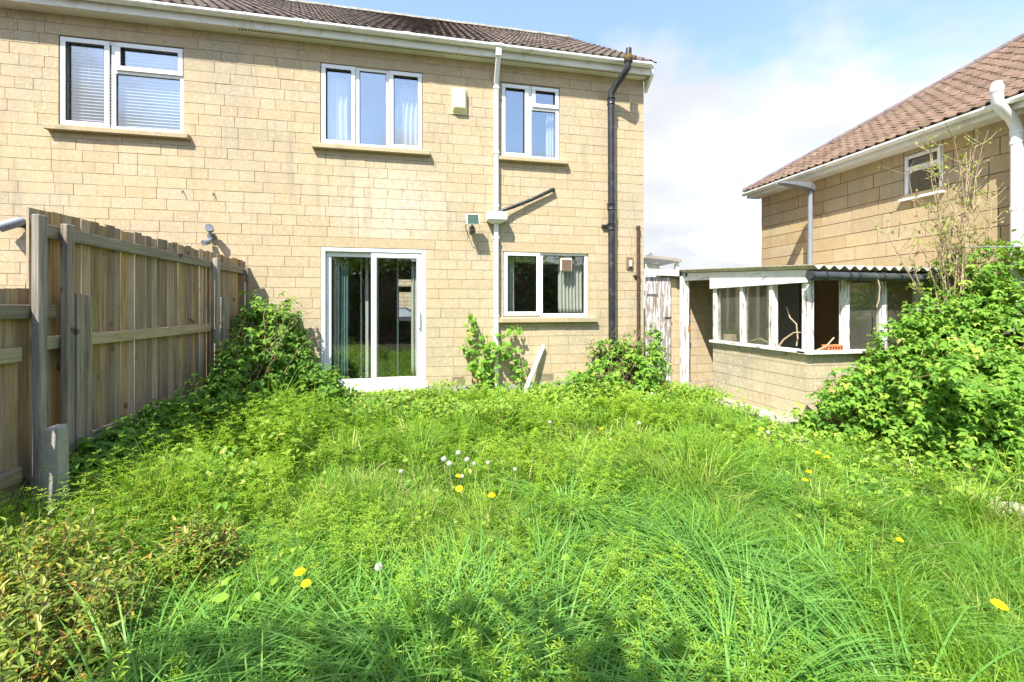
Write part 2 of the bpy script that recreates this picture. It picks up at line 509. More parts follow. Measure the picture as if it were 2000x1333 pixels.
def course_blocks(x0, x1, zl, openings, lmin, lmax, seed):
    """list of (u0,u1,z0,z1) rectangles"""
    rr = random.Random(seed); out = []
    for i in range(len(zl)-1):
        z0, z1 = zl[i], zl[i+1]; zm = (z0+z1)/2
        cuts = [(a, b) for a, b, c, d in openings if c < zm < d]
        joints = []; u = x0 - rr.uniform(0, lmax)
        while u < x1:
            u += rr.choice((lmin, lmin*1.35, (lmin+lmax)/2, lmax*.85, lmax, lmax)) * rr.uniform(.92, 1.06)
            joints.append(u)
        for p, q in intervals(x0, x1, cuts):
            js = [p] + [j for j in joints if p+.09 < j < q-.09] + [q]
            for a, b in zip(js, js[1:]): out.append((a, b, z0, z1))
    return out

def lay_blocks(rects, to_world, depth, joint, parent, m, limit=300, jit=.0025):
    """rects in the wall's own plane -> the 300 that show largest as objects, the rest joined"""
    items = []
    for (a, b, z0, z1) in rects:
        c = to_world((a+b)/2, (z0+z1)/2)
        q = view(c)
        s = (b-a)*(z1-z0)/q[2]**2 if q is not None and in_view(c, .02) else 0
        items.append((s, a, b, z0, z1))
    items.sort(key=lambda t: -t[0])
    me = unit_cube(m)
    V = []; F = []; RN = []
    cf = np.array([(0,3,2),(0,2,1),(4,5,6),(4,6,7),(0,1,5),(0,5,4),(1,2,6),(1,6,5),(2,3,7),(2,7,6),(3,0,4),(3,4,7)])
    uc = np.array([(-.5,-.5,-.5),(.5,-.5,-.5),(.5,.5,-.5),(-.5,.5,-.5),(-.5,-.5,.5),(.5,-.5,.5),(.5,.5,.5),(-.5,.5,.5)])
    pu = Vector(to_world(1,0))-Vector(to_world(0,0))
    along_x = abs(pu.x) > .5
    for i, (s, a, b, z0, z1) in enumerate(items):
        d = random.uniform(-jit, jit)
        c = Vector(to_world((a+b)/2, (z0+z1)/2, depth/2+d))
        dims = ((b-a)-joint, depth, (z1-z0)-joint) if along_x else (depth, (b-a)-joint, (z1-z0)-joint)
        if i < limit and s > 0:
            o = bpy.data.objects.new('stone_block', me); COL.objects.link(o)
            o.parent = parent; o.location = c + off(parent); o.scale = dims
            o.rotation_euler = (random.uniform(-.004,.004), 0, random.uniform(-.003,.003)) if along_x else (0, random.uniform(-.004,.004), random.uniform(-.003,.003))
        else:
            n = len(V)*8
            V.append(uc*np.array(dims)+np.array(c)); F.append(cf+n); RN.append(np.full(8, random.random()))
    if V:
        o = np_mesh('stonework', np.concatenate(V), np.concatenate(F), m, parent, np.concatenate(RN))
        tag(o, kind='stuff')

def wall_cells(mb, x0, x1, z0, z1, openings, fn):
    xs = sorted({x0, x1, *[v for a, b, c, d in openings for v in (a, b) if x0 < v < x1]})
    zs = sorted({z0, z1, *[v for a, b, c, d in openings for v in (c, d) if z0 < v < z1]})
    for i in range(len(xs)-1):
        for j in range(len(zs)-1):
            xm, zm = (xs[i]+xs[i+1])/2, (zs[j]+zs[j+1])/2
            if any(a < xm < b and c < zm < d for a, b, c, d in openings): continue
            fn(xs[i], xs[i+1], zs[j], zs[j+1])

# ------------------------------------------------------------------ main house
FY = 7.0
HOUSE = thing('semi_detached_house', 'cream stone semi-detached house with brown tiled roof and white windows', 'house', (-1.5, 7.3, 0))
W1 = (-4.86,-3.36,3.965,5.20); W2 = (-1.53,-.02,3.965,5.205); W3 = (1.245,2.24,3.965,5.19)
DR = (-1.525,.035,.255,2.41); KW = (1.278,2.752,1.335,2.425)
OPEN = [W1, W2, W3, DR, KW]
HX0, HX1 = -7.4, 3.785
ZL = [2.41+.155*k for k in range(-14, 20)] + [5.53]
LINT = [(-5.02,-3.18,5.20,5.355), (-1.70,.16,5.20,5.355), (1.06,2.42,5.20,5.355), (-1.69,.18,2.41,2.565), (1.17,2.86,2.41,2.565)]
core = MB()
wall_cells(core, HX0, HX1-.006, -.02, 5.53, OPEN, lambda a,b,c,d: core.box(a, b, FY+.007, FY+.27, c, d))
core.build('wall', MORTAR, HOUSE)
snap = [(-4.86,-3.36,3.96,5.20), (-1.53,-.02,3.96,5.20), (1.245,2.24,3.96,5.20), (-1.525,.035,.24,2.41), (1.278,2.752,1.325,2.41)]
rects = course_blocks(HX0, HX1, ZL, snap+LINT, .22, .50, 3)
lay_blocks(rects, lambda u, z, d=0: (u, FY+d, z), .09, .0055, HOUSE, STONE)
for a, b, c, d in LINT:
    MB().box(a+.003, b-.003, FY-.002, FY+.2, c+.003, d-.003).build('lintel', LINTEL, HOUSE)
MB().box(HX0, -1.56, FY-.012, FY+.25, -.1, .236).box(.07, HX1-.01, FY-.012, FY+.25, -.1, .236).build('plinth', CONC, HOUSE)
# shell behind the facade
sh = MB()
sh.box(HX0, HX0+.25, FY+.275, 15, 0, 5.47); sh.box(HX1-.26, HX1-.01, FY+.275, 15, 0, 5.47)
FARW = (-.935,-.05,.98,2.48)
wall_cells(sh, HX0, HX1-.01, 0, 5.47, [FARW], lambda a,b,c,d: sh.box(a, b, 15.003, 15.25, c, d))
sh.poly([(HX1-.02,FY+.1,5.47),(HX1-.02,15.2,5.47),(HX1-.02,11,8.45)]); sh.poly([(HX0,FY+.1,5.47),(HX0,15.2,5.47),(HX0,11,8.45)])
sh.build('outer_wall', STONE_R, HOUSE)
rm = MB()
rm.box(HX0+.26, HX1-.27, FY+.28, 14.99, 2.62, 2.78); rm.box(HX0+.26, HX1-.27, FY+.28, 14.99, 5.37, 5.46)
for x in (-2.75, .72):
    rm.box(x, x+.12, FY+.28, 14.99, .25, 2.61); rm.box(x, x+.12, FY+.28, 14.99, 2.79, 5.36)
rm.box(.85, HX1-.27, 10.6, 10.7, .25, 2.61); rm.box(HX0+.26, HX1-.27, 10.8, 10.9, 2.79, 5.36)
# wall between living room and front room, with a wide opening
rm.box(-2.62,-1.75,11.0,11.1,.25,2.61); rm.box(.1,.71,11.0,11.1,.25,2.61); rm.box(-1.74,.09,11.0,11.1,2.35,2.61)
rm.build('room_wall', PLASTER, HOUSE)
MB().box(HX0+.26, HX1-.27, FY+.28, 14.99, .1, .245).build('room_floor', CARPET, HOUSE)

def frame_rect(mb, x0, x1, z0, z1, w, y0, y1):
    mb.box(x0, x1, y0, y1, z0, z0+w); mb.box(x0, x1, y0, y1, z1-w, z1)
    mb.box(x0, x0+w, y0, y1, z0+w, z1-w); mb.box(x1-w, x1, y0, y1, z0+w, z1-w)
    return mb

def window(parent, rect, mull, transoms, sashes, panes, glass, fr=.055, y=FY):
    x0, x1, z0, z1 = rect
    b = MB(); frame_rect(b, x0, x1, z0, z1, fr, y+.028, y+.10)
    for m in mull: b.box(m-.028, m+.028, y+.030, y+.098, z0+fr, z1-fr)
    for (a, c, z) in transoms: b.box(a, c, y+.031, y+.097, z-.026, z+.026)
    w = b.build('window', UPVC, parent, bevel=.004)
    for (a, c, d, e) in sashes:
        frame_rect(MB(), a, c, d, e, .062, y+.006, y+.0275).build('casement', UPVC, w, bevel=.004)
        k = MB(); frame_rect(k, a+.06, c-.06, d+.06, e-.06, .008, y+.011, y+.028); k.build('gasket', GASKET, w)
    for (a, c, d, e) in panes:
        MB().box(a, c, y+.055, y+.061, d, e).build('pane', glass, w)
        k = MB(); frame_rect(k, a, c, d, e, .007, y+.045, y+.054); k.build('gasket', GASKET, w)
    return w

# top-hung, side-hung and fixed lights
w1 = window(HOUSE, W1, [-4.235], [(-4.21,-3.41,4.785)], [(-4.85,-4.275,3.985,5.185), (-4.205,-3.375,4.80,5.185)],
       [(-4.806,-4.262,4.02,5.146), (-4.208,-3.414,4.81,5.146), (-4.208,-3.414,4.02,4.76)], GLASS)
w2 = window(HOUSE, W2, [-1.0,-.55], [], [(-1.52,-1.03,3.985,5.19), (-.525,-.03,3.985,5.19)],
       [(-1.476,-1.027,4.02,5.15), (-.973,-.577,4.02,5.15), (-.523,-.074,4.02,5.15)], GLASS)
w3 = window(HOUSE, W3, [1.735], [(1.76,2.19,4.815)], [(1.255,1.705,3.985,5.175), (1.765,2.23,4.835,5.175)],
       [(1.299,1.708,4.02,5.135), (1.762,2.186,4.84,5.135), (1.762,2.186,4.02,4.79)], GLASS)
kw = window(HOUSE, KW, [1.93], [], [(1.29,1.905,1.36,2.41)], [(1.332,1.903,1.39,2.37), (1.957,2.698,1.39,2.37)], GLASS_D)
for a, b, c, d in ((-4.98,-3.27,3.885,3.962), (-1.64,.10,3.885,3.962), (1.20,2.375,3.89,3.962), (1.19,2.89,1.245,1.333)):
    MB().prism([(a,FY-.085,c),(a,FY+.04,c),(a,FY+.04,d),(a,FY-.085,d-.012)], (b-a,0,0)).build('window_sill', SILLM, HOUSE, bevel=.006)
# patio door
x0, x1, z0, z1 = DR
b = MB(); frame_rect(b, x0, x1, z0, z1, .062, FY+.004, FY+.11)
pd = b.build('patio_door', UPVC, HOUSE, bevel=.004)
frame_rect(MB(), x0+.066, -.70, z0+.066, z1-.066, .072, FY+.062, FY+.10).build('fixed_panel', UPVC, pd, bevel=.004)
frame_rect(MB(), -.80, x1-.066, z0+.066, z1-.066, .082, FY+.018, FY+.057).build('sliding_panel', UPVC, pd, bevel=.004)
MB().box(x0+.14,-.77, FY+.078, FY+.084, z0+.14, z1-.14).build('pane', GLASS_D, pd)
MB().box(-.718, x1-.148, FY+.034, FY+.040, z0+.148, z1-.148).build('pane', GLASS_D, pd)
for (a, c, yy) in ((x0+.138,-.768,FY+.072),(-.72,x1-.146,FY+.028)):
    k = MB(); frame_rect(k, a, c, z0+.136, z1-.136, .006, yy-.010, yy+.004); k.build('gasket', GASKET, pd)
h = MB().box(-.088,-.062,FY-.03,FY+.016,1.17,1.45); h.box(-.1,-.05,FY+.008,FY+.017,1.08,1.5)
h.build('handle', WHITEP, pd, bevel=.004)
MB().box(x0-.03, x1+.03, FY-.09, FY+.05, .195, .252).build('door_sill', UPVC_D, pd, bevel=.005)
MB().box(x0+.02, x1+.02, FY-.045, FY+.2, .02, .192).build('door_step', CONCP, HOUSE, bevel=.006)

# ------------------------------------------------------------------ eaves
FZ = 5.472
MB().box(HX0, HX1+.02, 6.80, 6.82, FZ, 5.64).build('fascia', UPVC_D, HOUSE, bevel=.003)
MB().box(HX0, HX1+.02, 6.822, FY+.02, FZ+.004, FZ+.014).build('soffit', SOFFIT, HOUSE)
vs = MB()
for i in range(150):
    x = -2.6+i*.043
    vs.box(x, x+.024, 6.845, 6.868, FZ-.0015, FZ+.003)
tag(vs.build('soffit_vent', GASKET, HOUSE), kind='stuff')
MB().prism([(HX1+.022,6.795,FZ-.005),(HX1+.022,7.03,5.27),(HX1+.022,7.03,5.66),(HX1+.022,6.795,5.66)], (.055,0,0)).build('box_end', SOFFIT, HOUSE, bevel=.004)
# gutter: open half-round section swept along the eave
def gutter_run(x0, x1, yc, zt, r, t=.006):
    b = MB(); n = 10; out = []; inn = []
    for k in range(n+1):
        a = math.pi*k/n
        out.append((yc-math.cos(a)*r, zt-math.sin(a)**.6*r*1.05)); inn.append((yc-math.cos(a)*(r-t), zt-math.sin(a)**.6*(r*1.05-t)))
    b.prism([(x0, p[0], p[1]) for p in out+inn[::-1]], (x1-x0, 0, 0))
    return b
GY, GZ, GR = 6.738, 5.622, .055
gb = gutter_run(HX0, 3.79, GY, GZ, GR)
gb.box(3.785, 3.792, GY-GR, GY+GR, GZ-GR, GZ)
gt = gb.build('gutter', GUTTER, HOUSE)
for x in (-4.6,-3.75,-2.45,-1.63,-.8,.05,.62,1.68,2.5,3.3,3.7):
    q = gutter_run(x-.012, x+.012, GY, GZ+.004, GR+.006, .010); q.box(x-.012,x+.012,GY+GR-.01,6.799,GZ-.07,GZ-.02)
    q.build('bracket', GUTTER, gt)
for x in (-1.75, -.25):
    gutter_run(x-.05, x+.05, GY, GZ+.005, GR+.007, .012).build('union_joint', GUTTER, gt)
# rainwater downpipe
PX = 1.15
dp = MB(); 
dp.box(PX-.036, PX+.036, FY-.085, FY-.013, .06, 2.88); dp.box(PX-.036, PX+.036, FY-.085, FY-.013, 3.0, 5.10)
dpo = dp.build('downpipe', WHITEP, HOUSE, bevel=.008)
MB().bar((PX+.005, GY, 5.49), (PX, FY-.05, 5.12), .074, .074, (1,0,0)).build('swan_neck', WHITEP, dpo, bevel=.006)
ol = gutter_run(PX-.085, PX+.085, GY, GZ+.006, GR+.010, .014); ol.box(PX-.042, PX+.042, GY-.042, GY+.042, 5.45, GZ-GR-.002)
ol.build('gutter_outlet', WHITEP, dpo)
for z in (5.05, 4.0, 3.14, 2.62, 1.35, .75):
    MB().box(PX-.045, PX+.045, FY-.093, FY-.002, z-.02, z+.02).build('clip', WHITEP, dpo, bevel=.004)
hp = MB(); hz0, hz1 = 2.85, 3.02
top = [(PX-.16,6.79,hz1),(PX+.16,6.79,hz1),(PX+.16,6.985,hz1),(PX-.16,6.985,hz1)]
mid = [(PX-.155,6.80,2.90),(PX+.155,6.80,2.90),(PX+.155,6.985,2.90),(PX-.155,6.985,2.90)]
bot = [(PX-.07,6.87,hz0),(PX+.07,6.87,hz0),(PX+.07,6.985,hz0),(PX-.07,6.985,hz0)]
hp.v = top+mid+bot
for r_ in (0, 4):
    for k in range(4): hp.f.append((r_+k, r_+4+k, r_+4+(k+1) % 4, r_+(k+1) % 4))
hp.f += [(8,9,10,11)]
tp2 = [(PX-.15,6.80,hz1-.002),(PX+.15,6.80,hz1-.002),(PX+.15,6.975,hz1-.002),(PX-.15,6.975,hz1-.002)]
n0 = 12; hp.v += tp2; hp.v += [(p[0],p[1],2.91) for p in tp2]
for k in range(4):
    hp.f.append((k, (k+1) % 4, n0+(k+1) % 4, n0+k)); hp.f.append((n0+k, n0+(k+1) % 4, n0+4+(k+1) % 4, n0+4+k))
hp.f.append((16,17,18,19))
hp.build('hopper', WHITEP, dpo)
MB().tube([(2.14,FY+.02,3.475),(2.12,FY-.055,3.462),(1.75,FY-.06,3.275),(1.42,FY-.075,3.13),(1.24,FY-.10,3.06),(1.18,FY-.10,2.97)], (.029), 10).build('waste_pipe', CAST, dpo, smooth=True)
# soil stack
sp = MB().tube([(3.13,6.87,.1),(3.11,6.87,4.98)], .056, 16).build('soil_pipe', CAST, HOUSE, smooth=True)
MB().tube([(3.11,6.87,4.96),(3.11,6.87,5.06),(3.12,6.86,5.14),(3.17,6.80,5.24),(3.25,6.68,5.36),(3.285,6.62,5.43),(3.295,6.605,5.54)], .055, 14).build('swan_neck', CAST, sp, smooth=True)
MB().tube([(3.295,6.605,5.52),(3.295,6.605,5.55),(3.295,6.605,5.60),(3.295,6.605,5.63)], [.066,.072,.072,.066], 14).build('lichen_collar', LICHEN, sp, smooth=True)
MB().tube([(3.295,6.605,5.62),(3.305,6.605,5.75)], [.05,.046], 12).build('broken_vent_top', CAST, sp, smooth=True)
for z in (4.98, 3.20, 2.86):
    MB().tube([(3.112,6.87,z-.06),(3.112,6.87,z-.05),(3.112,6.87,z-.03),(3.112,6.87,z+.03),(3.112,6.87,z+.05),(3.112,6.87,z+.06)], [.057,.070,.064,.064,.074,.06], 16).build('collar', CAST, sp, smooth=True)
MB().box(2.99,3.23,6.95,7.01,2.87,2.91).build('pipe_bracket', CAST, sp)
bp = MB().tube([(3.66,6.955,.2),(3.655,6.955,2.88)], .027, 10).build('brown_pipe', RUST, HOUSE, smooth=True)
for z in (2.05, 2.88): MB().tube([(3.657,6.955,z-.03),(3.657,6.955,z+.03)], .036, 10).build('collar', RUST, bp)
MB().box(3.59,3.64,6.96,7.0,2.03,2.06).build('pipe_bracket', RUST, bp)
# air bricks
for a, b_ in ((.437,.649),(1.886,2.144)):
    k = MB().box(a, b_, FY-.006, FY+.02, .262, .392)
    ab = k.build('air_brick', LINTEL, HOUSE)
    s = MB()
    for i in range(6): s.box(a+.012, b_-.012, FY-.0085, FY-.004, .277+i*.019, .283+i*.019)
    s.build('vent_slot', GASKET, ab)

# ------------------------------------------------------------------ roof tiles
def tile_mesh(W=.30, L=.41, lift=.022, seg=10):
    V = []; F = []
    us = [W*i/seg for i in range(seg+1)]
    def hgt(u):
        x = (u/(W/2)) % 1.0
        return .030*max(0, math.cos((x-.25)*2*math.pi))**1.0 + .004
    k = seg+1
    for v, l in ((0, lift), (L, .0)):
        for u in us: V.append((u, v, hgt(u)+l))
    for u in us: V.append((u, 0.0, hgt(u)+lift-.020))
    for i in range(seg):
        F.append((i, i+1, k+i+1)); F.append((i, k+i+1, k+i))
        F.append((2*k+i, 2*k+i+1, i+1)); F.append((2*k+i, i+1, i))
    return np.array(V), np.array(F)
TV, TF = tile_mesh()

def lay_tiles(parent, origin, U, Vd, N, cols, rows, ok, m, gauge=.335, cw=.298, limit=300):
    me = bpy.data.meshes.new('roof_tile'); me.from_pydata(TV.tolist(), [], TF.tolist()); me.materials.append(m)
    for p in me.polygons: p.use_smooth = True
    try: me.set_sharp_from_angle(angle=R(50))
    except Exception: pass
    U, Vd, N = Vector(U), Vector(Vd), Vector(N); items = []
    for r_ in range(rows):
        for c in range(cols):
            p = Vector(origin)+U*(c*cw)+Vd*(r_*gauge)+N*random.uniform(0,.006)
            cen = p+U*cw/2+Vd*gauge/2
            if not ok(cen): continue
            q = view(cen)
            vis = in_view(cen, .03)
            s = 0
            if vis:
                vd = (Vector((0,0,1.5))-cen); s = abs(vd.normalized().dot(N))/vd.length**2+1e-6
            items.append((s, p, random.uniform(-.012,.012)))
    items.sort(key=lambda t: -t[0])
    RV = []; RF = []; RN = []
    for i, (s, p, a) in enumerate(items):
        u2 = (U*math.cos(a)+Vd*math.sin(a)); v2 = (Vd*math.cos(a)-U*math.sin(a))
        Mx = Matrix((u2, v2, N)).transposed()
        if s > 0 and i < limit:
            o = bpy.data.objects.new('roof_tile', me); COL.objects.link(o); o.parent = parent
            o.matrix_local = Matrix.Translation(p+off(parent)) @ Mx.to_4x4()
        else:
            A = np.array(Mx); RF.append(TF+len(RV)*len(TV)); RV.append(TV@A.T+np.array(p)); RN.append(np.full(len(TV), random.random()))
    if RV:
        tag(np_mesh('roof_tiling', np.concatenate(RV), np.concatenate(RF), m, parent, np.concatenate(RN), smooth=False), kind='stuff')

PIT = R(35)
c_, s_ = math.cos(PIT), math.sin(PIT)
EY, EZ = 6.755, 5.645
RYY = 11.0; RZZ = EZ+(RYY-EY)*math.tan(PIT)
rf = MB()
rf.poly([(HX0,EY+.05,EZ-.01),(HX1+.07,EY+.05,EZ-.01),(HX1+.07,RYY,RZZ-.04),(HX0,RYY,RZZ-.04)])
rf.poly([(HX0,RYY,RZZ-.04),(HX1+.07,RYY,RZZ-.04),(HX1+.07,15.4,EZ),(HX0,15.4,EZ)])
roof = rf.build('roof', MORTAR_D, HOUSE)
lay_tiles(roof, (HX1+.10-38*.298, EY, EZ), (1,0,0), (0,c_,s_), (0,-s_,c_), 38, 16, lambda p: True, TILE)
for i in range(24):
    x1_ = HX1+.05-i*.46
    pts = []
    for k in range(7):
        a = math.pi*k/6; pts.append((x1_, RYY-math.cos(a)*.125, RZZ-.02+math.sin(a)*.10+(i % 2)*.004))
    MB().prism(pts, (-.452,0,0)).build('ridge_tile', RIDGE, roof)
MB().box(HX1+.075, HX1+.095, EY+.05, EY+.06, EZ, EZ+.01)
vg = MB(); vg.prism([(HX1+.06,EY+.06,EZ-.03),(HX1+.085,EY+.06,EZ-.03),(HX1+.085,EY+.06,EZ+.03),(HX1+.06,EY+.06,EZ+.03)], (0,RYY-EY-.06,RZZ-EZ-.03*0))
vg.build('verge', RIDGE, roof)

# ------------------------------------------------------------------ behind the glass
def curtain(name, label, x0, x1, z0, z1, y, m, folds=6, amp=.03, gather=None, group=None):
    n = folds*8; V = []; F = []
    rows = 8
    for j in range(rows+1):
        tz = j/rows; z = z1+(z0-z1)*tz
        for i in range(n+1):
            t = i/n
            xa, xb = x0, x1
            if gather: xa, xb = gather(tz, x0, x1)
            V.append((xa+(xb-xa)*t, y+amp*math.sin(t*folds*2*math.pi+.6*math.sin(tz*3))*(.7+.4*tz), z))
    for j in range(rows):
        for i in range(n):
            a = j*(n+1)+i; F.append((a, a+1, a+n+2, a+n+1))
    me = bpy.data.meshes.new(name); me.from_pydata(V, [], F); me.materials.append(m)
    for p in me.polygons: p.use_smooth = True
    o = link(name, me); o.modifiers.new('thick', 'SOLIDIFY').thickness = .004
    return tag(o, label, 'curtain', group)
curtain('curtain', 'white curtain at left of the upstairs three-light window', -1.47,-1.16, 4.0,5.08, FY+.19, CURT, 4)
curtain('curtain', 'white swept-back curtain at right of the upstairs three-light window', -.50,-.09, 4.0,5.08, FY+.19, CURT, 5,
        gather=lambda t, a, b: (a+.16*max(0, 1-abs(t-.45)*1.9)*.0+.14*(1-t)**2*.9, b))
curtain('curtain', 'white curtain at left of the kitchen window', 1.33,1.50, 1.37,2.38, FY+.19, CURT, 3)
curtain('curtain', 'pleated white curtain at right of the kitchen window behind extractor fan', 2.28,2.71, 1.37,2.38, FY+.19, CURT, 7)
curtain('curtain', 'scalloped white pelmet along the top of the kitchen window', 1.52,2.27, 2.26,2.40, FY+.17, CURT, 9, .015)
curtain('curtain', 'pale curtain hanging at the left jamb of the patio door', -1.40,-1.30, .32,2.33, FY+.22, CURT, 2)
curtain('curtain', 'teal curtain beside the pale one in the patio door', -1.29,-1.17, .32,2.33, FY+.24, TEAL, 3)
curtain('curtain', 'pale curtain hanging at the right jamb of the patio door', -.20,-.06, .32,2.33, FY+.22, CURT, 3)
curtain('curtain', 'white net pulled to the side of the small upstairs window', 2.06,2.19, 4.0,5.0, FY+.19, CURT, 3)
vb = thing('venetian_blind', 'white slatted blind lowered in the upper left window', 'blind', (-4.11, FY+.13, 4.0))
me = bpy.data.meshes.new('slat')
sb = MB()
sb.prism([(-.75,-.017,-.016),(-.75,-.0158,-.0170),(-.75,.0182,.0150),(-.75,.017,.016)], (1.5,0,0))
me.from_pydata(sb.v, [], sb.f); me.materials.append(BLINDM)
for i in range(25):
    o = bpy.data.objects.new('slat', me); COL.objects.link(o); o.parent = vb; o.location = (0,0,.03+i*.045)
for x in (-4.62,-3.6): MB().box(x-.002,x+.002,FY+.158,FY+.162,4.0,5.13).build('cord', BLINDM, vb)
vp = thing('vertical_window_bar', 'two thin white inner door edges seen through the patio glass', 'door', (-.9, 7.6, .25))
for x, w_ in ((-1.005,.022),(-.915,.045)): MB().box(x-w_/2, x+w_/2, 7.45, 7.48, .3, 2.34).build('edge_strip', UPVC, vp)
MB().box(-.437,-.413,7.45,7.48,.3,2.34).build('edge_strip', UPVC, vp)
# front window far inside and what stands beyond it
fw = MB(); frame_rect(fw, *FARW[:2], FARW[2], FARW[3], .05, 15.08, 15.14); fw.box(FARW[0]+.05, FARW[1]-.05, 15.09, 15.13, 2.0, 2.2)
fw.box(-.86,-.82,15.09,15.13,.98,2.0)
fw.build('front_window', GASKET, HOUSE)
SW = thing('garden_wall', 'pale stone wall across the street seen through patio door', 'wall', (-1.4, 26, 0))
lay_blocks(course_blocks(-6, 4, [i*.23 for i in range(22)], [], .4, .7, 9), lambda u, z, d=0: (u, 26+d, z), .1, .02, SW, STONE_X, 60)
MB().box(-6,4,26.02,26.2,0,4.9).build('wall_core', MORTAR, SW)

CAR = thing('parked_car', 'dark parked car seen through the patio door and front window', 'car', (-1.6, 21.5, 0))
prof = [(-2.1,.35),(-2.15,.75),(-1.9,.95),(-1.1,1.02),(-.5,1.45),(.8,1.48),(1.5,1.05),(2.0,.95),(2.1,.4)]
MB().prism([(-1.6+x, 20.7, z) for x, z in prof], (0,1.6,0)).build('body', CARM, CAR, bevel=.05)
for pts in ([(-.98,1.03),(-.46,1.39),(.12,1.41),(.12,1.04)], [(.2,1.04),(.2,1.41),(.76,1.41),(1.32,1.06)]):
    MB().prism([(-1.6+x, 20.69, z) for x, z in pts], (0,.02,0)).build('side_window', CARGL, CAR)
for x in (-1.3, 1.25):
    MB().tube([(-1.6+x,20.66,.32),(-1.6+x,20.85,.32)], .32, 18).build('wheel', TYRE, CAR)

# ------------------------------------------------------------------ fittings on the wall
AL = thing('alarm_box', 'cream burglar alarm box on the wall beside upstairs window', 'alarm', (.56, 7, 4.62))
p0 = [(.445,FY-.001,4.60),(.672,FY-.001,4.60),(.672,FY-.001,5.0),(.445,FY-.001,5.0)]
p1 = [(.465,FY-.085,4.67),(.652,FY-.085,4.67),(.652,FY-.085,4.985),(.465,FY-.085,4.985)]
ab = MB(); ab.v = p0+p1
for k in range(4): ab.f.append((k, (k+1) % 4, 4+(k+1) % 4, 4+k))
ab.f += [(4,5,6,7)]
ab.build('cover', CREAM, AL, bevel=.01)
MB().box(.44,.677,FY-.012,FY,4.595,5.005).build('back_plate', CREAM, AL)

FL = thing('floodlight', 'black halogen floodlight with sensor on the wall beside white downpipe', 'floodlight', (.77, 6.9, 2.85))
MB().prism([(.655,6.74,2.80),(.655,6.86,2.815),(.655,6.885,2.90),(.655,6.80,2.955)], (.20,0,0)).build('lamp_body', GREYD, FL, bevel=.008)
fb = MB(); fb.prism([(.65,6.735,2.79),(.65,6.75,2.785),(.65,6.805,2.955),(.65,6.79,2.96)], (.21,0,0)); fb.build('bezel', UPVC_D, FL, bevel=.003)
MB().prism([(.668,6.731,2.805),(.668,6.735,2.80),(.668,6.787,2.945),(.668,6.783,2.95)], (.174,0,0)).build('front_glass', BULB, FL)
MB().bar((.757,6.86,2.86),(.757,6.99,2.74),.025,.025).build('arm', GREYD, FL)
MB().tube([(.757,6.93,2.79),(.757,6.90,2.76),(.757,6.86,2.73),(.757,6.85,2.715)], [.02,.042,.042,.02], 12).build('sensor', GREYD, FL, smooth=True)
MB().box(.715,.80,6.975,6.999,2.70,2.80).build('wall_plate', GREYD, FL)
MB().tube([(.66,6.80,2.79),(.64,6.83,2.77),(.72,6.98,2.60)], .006, 6).build('bracket_wire', RUST, FL)

def twin_spot(name, label, x, z, cable):
    t = thing(name, label, 'spotlight', (x, 6.95, z))
    MB().tube([(x,FY,z),(x,FY-.05,z)], .05, 16).build('wall_plate', GREYD, t, smooth=True)
    MB().tube([(x,FY-.05,z+.02),(x+.01,FY-.11,z+.045),(x+.015,FY-.13,z+.06)], .016, 8).build('arm', GREYP, t)
    MB().tube([(x+.01,FY-.09,z+.05),(x+.02,FY-.11,z+.07),(x+.04,FY-.20,z+.10),(x+.042,FY-.205,z+.10)], [.02,.045,.052,.046], 14).build('lamp_head', GREYP, t, smooth=True)
    MB().tube([(x-.01,FY-.05,z-.06),(x-.02,FY-.09,z-.09),(x-.04,FY-.17,z-.12)], [.03,.042,.04], 14).build('lamp_head', GREYP, t, smooth=True)
    if cable: MB().tube([(x+.12,FY-.01,z-.02),(x+.10,FY-.01,z-.4),(x+.05,FY-.012,z-.9)], .008, 6).build('cable', RUST, t)
twin_spot('twin_spotlight', 'grey twin spotlight on the stone wall above the tall fence', -2.99, 2.52, False)
t = thing('cylinder_spotlight', 'grey cylinder spotlight with hanging cable at the left picture edge', 'spotlight', (-5.3, 6.95, 2.5))
MB().tube([(-5.22,FY,2.60),(-5.22,FY-.06,2.60)], .05, 14).build('wall_plate', GREYD, t, smooth=True)
MB().tube([(-5.18,FY-.08,2.66),(-5.22,FY-.10,2.63),(-5.40,FY-.16,2.53),(-5.405,FY-.162,2.527)], [.03,.06,.066,.055], 16).build('lamp_head', GREYP, t, smooth=True)
MB().tube([(-5.17,FY-.02,2.58),(-5.18,FY-.012,2.2),(-5.24,FY-.012,1.5)], .009, 6).build('cable', RUST, t)

JB = thing('electric_box', 'small brown switch box on the wall near the house corner', 'switch box', (3.51, 7, 2.2))
MB().box(3.455,3.572,FY-.03,FY,2.165,2.37).build('back_box', BROWNP, JB, bevel=.004)
MB().box(3.485,3.545,FY-.055,FY-.031,2.20,2.31).build('switch_cover', BEIGE, JB, bevel=.006)
EF = thing('extractor_fan', 'beige louvred extractor fan set in the kitchen window', 'extractor fan', (2.38, 7, 2.2))
MB().box(2.265,2.475,FY+.018,FY+.054,2.105,2.33).build('housing', BEIGE, EF, bevel=.012)
for i in range(8): MB().box(2.29,2.368,FY+.010,FY+.0175,2.125+i*.0225,2.142+i*.0225).build('louvre', BROWNP, EF); MB().box(2.374,2.452,FY+.010,FY+.0175,2.125+i*.0225,2.142+i*.0225).build('louvre', BROWNP, EF)
LP = MB().tube([(1.545,6.78,.02),(1.56,6.79,.06),(1.925,6.95,.80),(1.955,6.962,.845)], [.037,.037,.037,.034], 12).build('leaning_pipe', WHITEP, smooth=True)
tag(LP, 'short white plastic pipe leaning against the wall under kitchen window', 'pipe')
